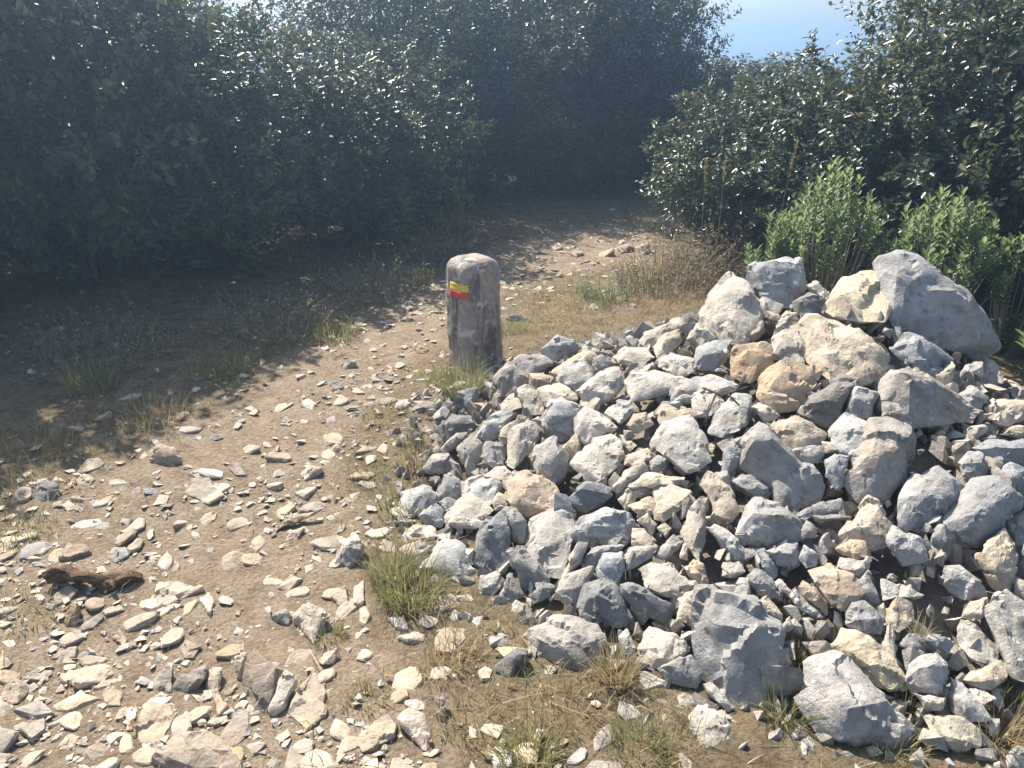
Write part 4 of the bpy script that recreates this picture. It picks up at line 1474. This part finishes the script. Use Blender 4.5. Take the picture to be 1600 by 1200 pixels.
tuft(962, 1070, 260, 0.05, 0.14, S_, 'orange straw tuft between the crusted boulder and corner block', reach=0.6)
tuft(1000, 1185, 300, 0.08, 0.11, G, 'green tuft at the bottom edge left of the blocky stone')
tuft(1225, 1120, 260, 0.06, 0.13, G, 'green tuft left of the flat-topped foreground slab')
tuft(1240, 1050, 140, 0.04, 0.13, G, 'small tuft between the foot boulder and the foreground slab')
tuft(1420, 1105, 220, 0.05, 0.12, G, 'tuft between the foreground slab and the ochre block')
tuft(1385, 1180, 200, 0.06, 0.10, G, 'grass in front of the foreground slab at the bottom edge')
tuft(1560, 1150, 300, 0.08, 0.14, S_, 'yellow-green tuft in the bottom right corner')
tuft(1590, 1090, 200, 0.06, 0.12, G, 'green tuft under the white edge boulder')
tuft(1440, 985, 40, 0.02, 0.10, S_, 'few dry stalks among stones left of the white edge boulder', on='heap')
tuft(700, 1035, 200, 0.09, 0.09, S_, 'dry grass patch below the cream stone at the left foot')
tuft(570, 1090, 110, 0.06, 0.05, G, 'tiny grey-green tuft alone on the bare earth')
tuft(515, 1000, 120, 0.05, 0.06, G, 'tiny tuft beside the pitted rough stone')
tuft(145, 610, 320, 0.13, 0.20, G, 'sunlit tuft at the hedge foot on the left')
tuft(345, 585, 320, 0.14, 0.17, G, 'wide shaded tuft along the left verge')
tuft(525, 530, 240, 0.13, 0.15, G, 'shaded tuft at the path edge under the hedge')
tuft(60, 700, 220, 0.14, 0.13, S_, 'straw tuft at the left frame edge in the shade')
tuft(30, 830, 200, 0.12, 0.08, G, 'low grass at the left frame edge below the verge boulder')
tuft(900, 470, 380, 0.26, 0.11, G, 'wide low green grass patch behind the milestone')
tuft(960, 500, 420, 0.30, 0.10, S_, 'wide dry grass patch behind the cairn')
tuft(1030, 480, 260, 0.20, 0.12, S_, 'dry grass patch beside the grey thicket')
tuft(655, 440, 200, 0.13, 0.16, G, 'tuft at the shaded path edge near the sapling')

tuft(745, 1130, 150, 0.10, 0.08, S_, 'thin dry grass below the crusted boulder, left of the bottom tuft')
tuft(885, 1120, 190, 0.10, 0.10, S_, 'dry grass in front of the crusted boulder')
tuft(1060, 1165, 130, 0.07, 0.09, G, 'thin grass left of the pale blocky stone at the bottom')
tuft(240, 650, 220, 0.16, 0.12, S_, 'dry tuft on the left verge at the shadow edge')
tuft(20, 960, 180, 0.14, 0.06, G, 'flattened grass at the left frame edge above the bottom')


def heap_twig():
    q = EYE + ray(1128, 618) * (hit(1128, 618) - 0.14)
    V, F = [], []
    for pts in ([(-0.07, 0, 0.03), (0, 0, 0), (0.09, 0.01, 0.03)], [(-0.02, 0, 0.012), (-0.05, -0.03, -0.05), (-0.06, -0.05, -0.10)], [(0.02, 0, 0.006), (0.06, -0.02, -0.03)], [(0.05, 0, 0.018), (0.08, 0.02, 0.07)]):
        off = len(V)
        v, f = tube([Vector(p) for p in pts], [0.004 - 0.001 * i for i in range(len(pts))], 5)
        V += v
        F += [tuple(i + off for i in g) for g in f]
    o = link(bpy.data.objects.new('dry_twig', mesh_from('dry_twig', V, F, MAT_BARK, True)))
    o.location = q
    tag(o, 'thin dry forked twig lying on stones in the middle of the cairn', 'twig')


heap_twig()


def thicket(px, py, n, r, h, label, leafy=0.0):
    base = ground_at(px, py)
    root = empty('dry_thicket', base, 0)
    a = NR.uniform(0, 6.283, n)
    q = np.sqrt(NR.random(n)) * r
    P = np.stack([np.cos(a) * q * 1.1, np.sin(a) * q * 0.9, np.full(n, -0.01)], 1)
    H = h * NR.uniform(0.2, 1.0, n) * (1.1 - 0.6 * (q / r) ** 2)
    rr = H * 1.0 * NR.random(n)
    b = a + NR.normal(0, 0.9, n)
    lean = np.stack([np.cos(b) * rr, np.sin(b) * rr], 1)
    link(bpy.data.objects.new('stems', blades_mesh('stems', P, H, lean, np.full(n, 0.004), MAT_TWIG, 4, 0.3)), root)
    m = int(n * 5)
    k = NR.integers(0, n, m)
    t = NR.uniform(0.35, 1.0, m)
    LP = P[k].copy()
    LP[:, :2] += lean[k] * (t ** 1.7)[:, None]
    LP[:, 2] += H[k] * t * 0.95
    D = unit(NR.normal(size=(m, 3)) + np.array([0, 0, 0.6]))
    L = NR.uniform(0.012, 0.028, m)
    link(bpy.data.objects.new('leaves', leaves_mesh('leaves', LP, D, unit(NR.normal(size=(m, 3)) + np.array([0, 0, 1.0])), L, L * 0.3, MAT_SHRUB if leafy else MAT_STRAW)), root)
    tag(root, label, 'thicket', 'dry scrub beside the path')


thicket(690, 405, 240, 0.28, 0.42, 'dry brown scrub at the foot of the sapling')
thicket(1045, 455, 420, 0.34, 0.52, 'grey dry thicket where the path meets the right bushes')
thicket(1110, 440, 320, 0.30, 0.58, 'dry thicket under the tall grass stems')
thicket(945, 470, 130, 0.16, 0.24, 'small dark scrubby plant alone in the grass behind the cairn', 1)
thicket(165, 560, 260, 0.35, 0.35, 'dry shaded scrub under the left hedge')
thicket(420, 520, 260, 0.35, 0.32, 'shaded scrub under the middle of the left hedge')
thicket(590, 460, 220, 0.30, 0.35, 'scrub at the hedge foot left of the sapling')


def tall_stem(px, py, h, lx, label):
    base = ground_at(px, py)
    root = empty('tall_grass_stem', base, 0)
    path = [Vector((lx * t ** 1.6, 0.02 * t, h * t)) for t in np.linspace(0, 1, 8)]
    V, F = tube(path, [0.0035 * (1 - 0.6 * k / 7) for k in range(8)], 5)
    link(bpy.data.objects.new('stalk', mesh_from('stalk', V, F, MAT_STRAW)), root)
    m = 60
    t = NR.uniform(0.84, 1.0, m)
    P = np.stack([lx * t ** 1.6, 0.02 * t, h * t], 1)
    D = unit(NR.normal(0, 0.5, (m, 3)) + np.array([0, 0, 1.2]))
    L = NR.uniform(0.015, 0.03, m)
    link(bpy.data.objects.new('seed_head', leaves_mesh('seed_head', P, D, unit(NR.normal(size=(m, 3))), L, L * 0.25, MAT_STRAW)), root)
    tag(root, label, 'grass stem', 'tall dry grass stems')


tall_stem(1088, 462, 0.92, -0.02, 'left one of three tall dry grass stems before the right bushes')
tall_stem(1112, 462, 0.93, 0.0, 'middle one of three tall dry grass stems before the right bushes')
tall_stem(1195, 462, 1.02, 0.08, 'right one of three tall dry grass stems before the right bushes')

# short verge grass and fallen leaves
n = 44000
X = NR.uniform(-5.0, 3.8, n)
Y = 0.9 + 8.6 * NR.random(n) ** 1.25
sdv = path_sd(np.stack([X, Y], 1))
keep = np.zeros(n, bool)
for i in range(n):
    g = noise.noise(Vector((X[i] * 1.3, Y[i] * 1.3, 20))) + 0.5 * noise.noise(Vector((X[i] * 4, Y[i] * 4, 3)))
    keep[i] = NR.random() < smooth(0.12, -0.30, sdv[i]) * smooth(-0.25, 0.45, g) + 0.02 and mound_r(X[i], Y[i]) > 0.97
X, Y, sdv = X[keep], Y[keep], sdv[keep]
k = 4
P = np.stack([X, Y, np.array([ground_z(a, b) for a, b in zip(X, Y)]) + 0.012], 1)
P = np.repeat(P, k, 0)
m = len(P)
P[:, :2] += NR.normal(0, 0.018, (m, 2))
H = NR.uniform(0.02, 0.075, m)
a = NR.uniform(0, 6.283, m)
rr = H * NR.uniform(0.2, 1.4, m)
half = NR.random(m) < 0.45
for mat, sel, nm, lab in ((MAT_GRASS, half, 'verge_grass', 'thin short green grass on the verges'), (MAT_STRAW, ~half, 'dry_grass', 'short dry straw-coloured grass on the verges')):
    me = blades_mesh(nm, P[sel], H[sel], np.stack([np.cos(a) * rr, np.sin(a) * rr], 1)[sel], np.full(sel.sum(), 0.0032), mat, 2)
    tag(link(bpy.data.objects.new(nm, me)), lab, 'grass', kind='stuff')

n = 9000
X, Y = NR.uniform(-5.0, 3.8, n), 0.9 + 9 * NR.random(n)
sdv = path_sd(np.stack([X, Y], 1))
keep = (NR.random(n) < np.clip(0.25 - sdv * 0.9, 0.06, 0.9)) & np.array([mound_r(a, b) > 0.95 for a, b in zip(X, Y)])
X, Y = X[keep], Y[keep]
P = np.stack([X, Y, np.array([ground_z(a, b) for a, b in zip(X, Y)]) + 0.018], 1)
m = len(P)
a = NR.uniform(0, 6.283, m)
L = NR.uniform(0.015, 0.042, m)
me = leaves_mesh('leaf_litter', P, unit(np.stack([np.cos(a), np.sin(a), NR.normal(0, 0.25, m)], 1)), unit(np.stack([NR.normal(0, 0.35, m), NR.normal(0, 0.35, m), np.ones(m)], 1)), L, L * 0.5, MAT_LITTER)
tag(link(bpy.data.objects.new('leaf_litter', me)), 'dry brown oak leaves strewn over the ground', 'leaf litter', kind='stuff')

n = 5200
X, Y = NR.uniform(-4.5, 2.8, n), 0.9 + 7 * NR.random(n) ** 1.3
sdv = path_sd(np.stack([X, Y], 1))
keep = (NR.random(n) < np.clip(0.22 - sdv * 1.2, 0.04, 0.75)) & np.array([mound_r(a, b) > 0.90 for a, b in zip(X, Y)])
X, Y = X[keep], Y[keep]
m = len(X)
P = np.stack([X, Y, np.array([ground_z(a, b) for a, b in zip(X, Y)]) + 0.016 + 0.012 * NR.random(m)], 1)
a = NR.uniform(0, 6.283, m)
ln = NR.uniform(0.04, 0.16, m)
me = blades_mesh('twig_litter', P, NR.uniform(0.0, 0.03, m), np.stack([np.cos(a) * ln, np.sin(a) * ln], 1), np.full(m, 0.003), MAT_STRAW, 3, 0.0)
tag(link(bpy.data.objects.new('twig_litter', me)), 'dry stalks and thin twigs fallen on the verges', 'twigs', kind='stuff')

# ------------------------------------------------------------------ haze: added blue volume standing in for lens glare over the trees
HAZE = 0.0112
bm = bmesh.new()
bmesh.ops.create_cube(bm, size=1.0)
for v in bm.verts:
    v.co = Vector((v.co.x * 1700, v.co.y * 1700, 6.2 if v.co.z > 0 else -17.0))
me = bpy.data.meshes.new('glare_haze')
bm.to_mesh(me)
bm.free()
hm = bpy.data.materials.new('glare_veil')
hm.use_nodes = True
nt = hm.node_tree
nt.nodes.remove(nt.nodes['Principled BSDF'])
pv = nt.nodes.new('ShaderNodeVolumePrincipled')
pv.inputs['Color'].default_value = (0.47, 0.71, 1.0, 1)
pv.inputs['Density'].default_value = HAZE
pv.inputs['Anisotropy'].default_value = 0.62
nt.links.new(pv.outputs[0], nt.nodes['Material Output'].inputs['Volume'])
me.materials.append(hm)
tag(link(bpy.data.objects.new('glare_haze', me)), kind='stuff')
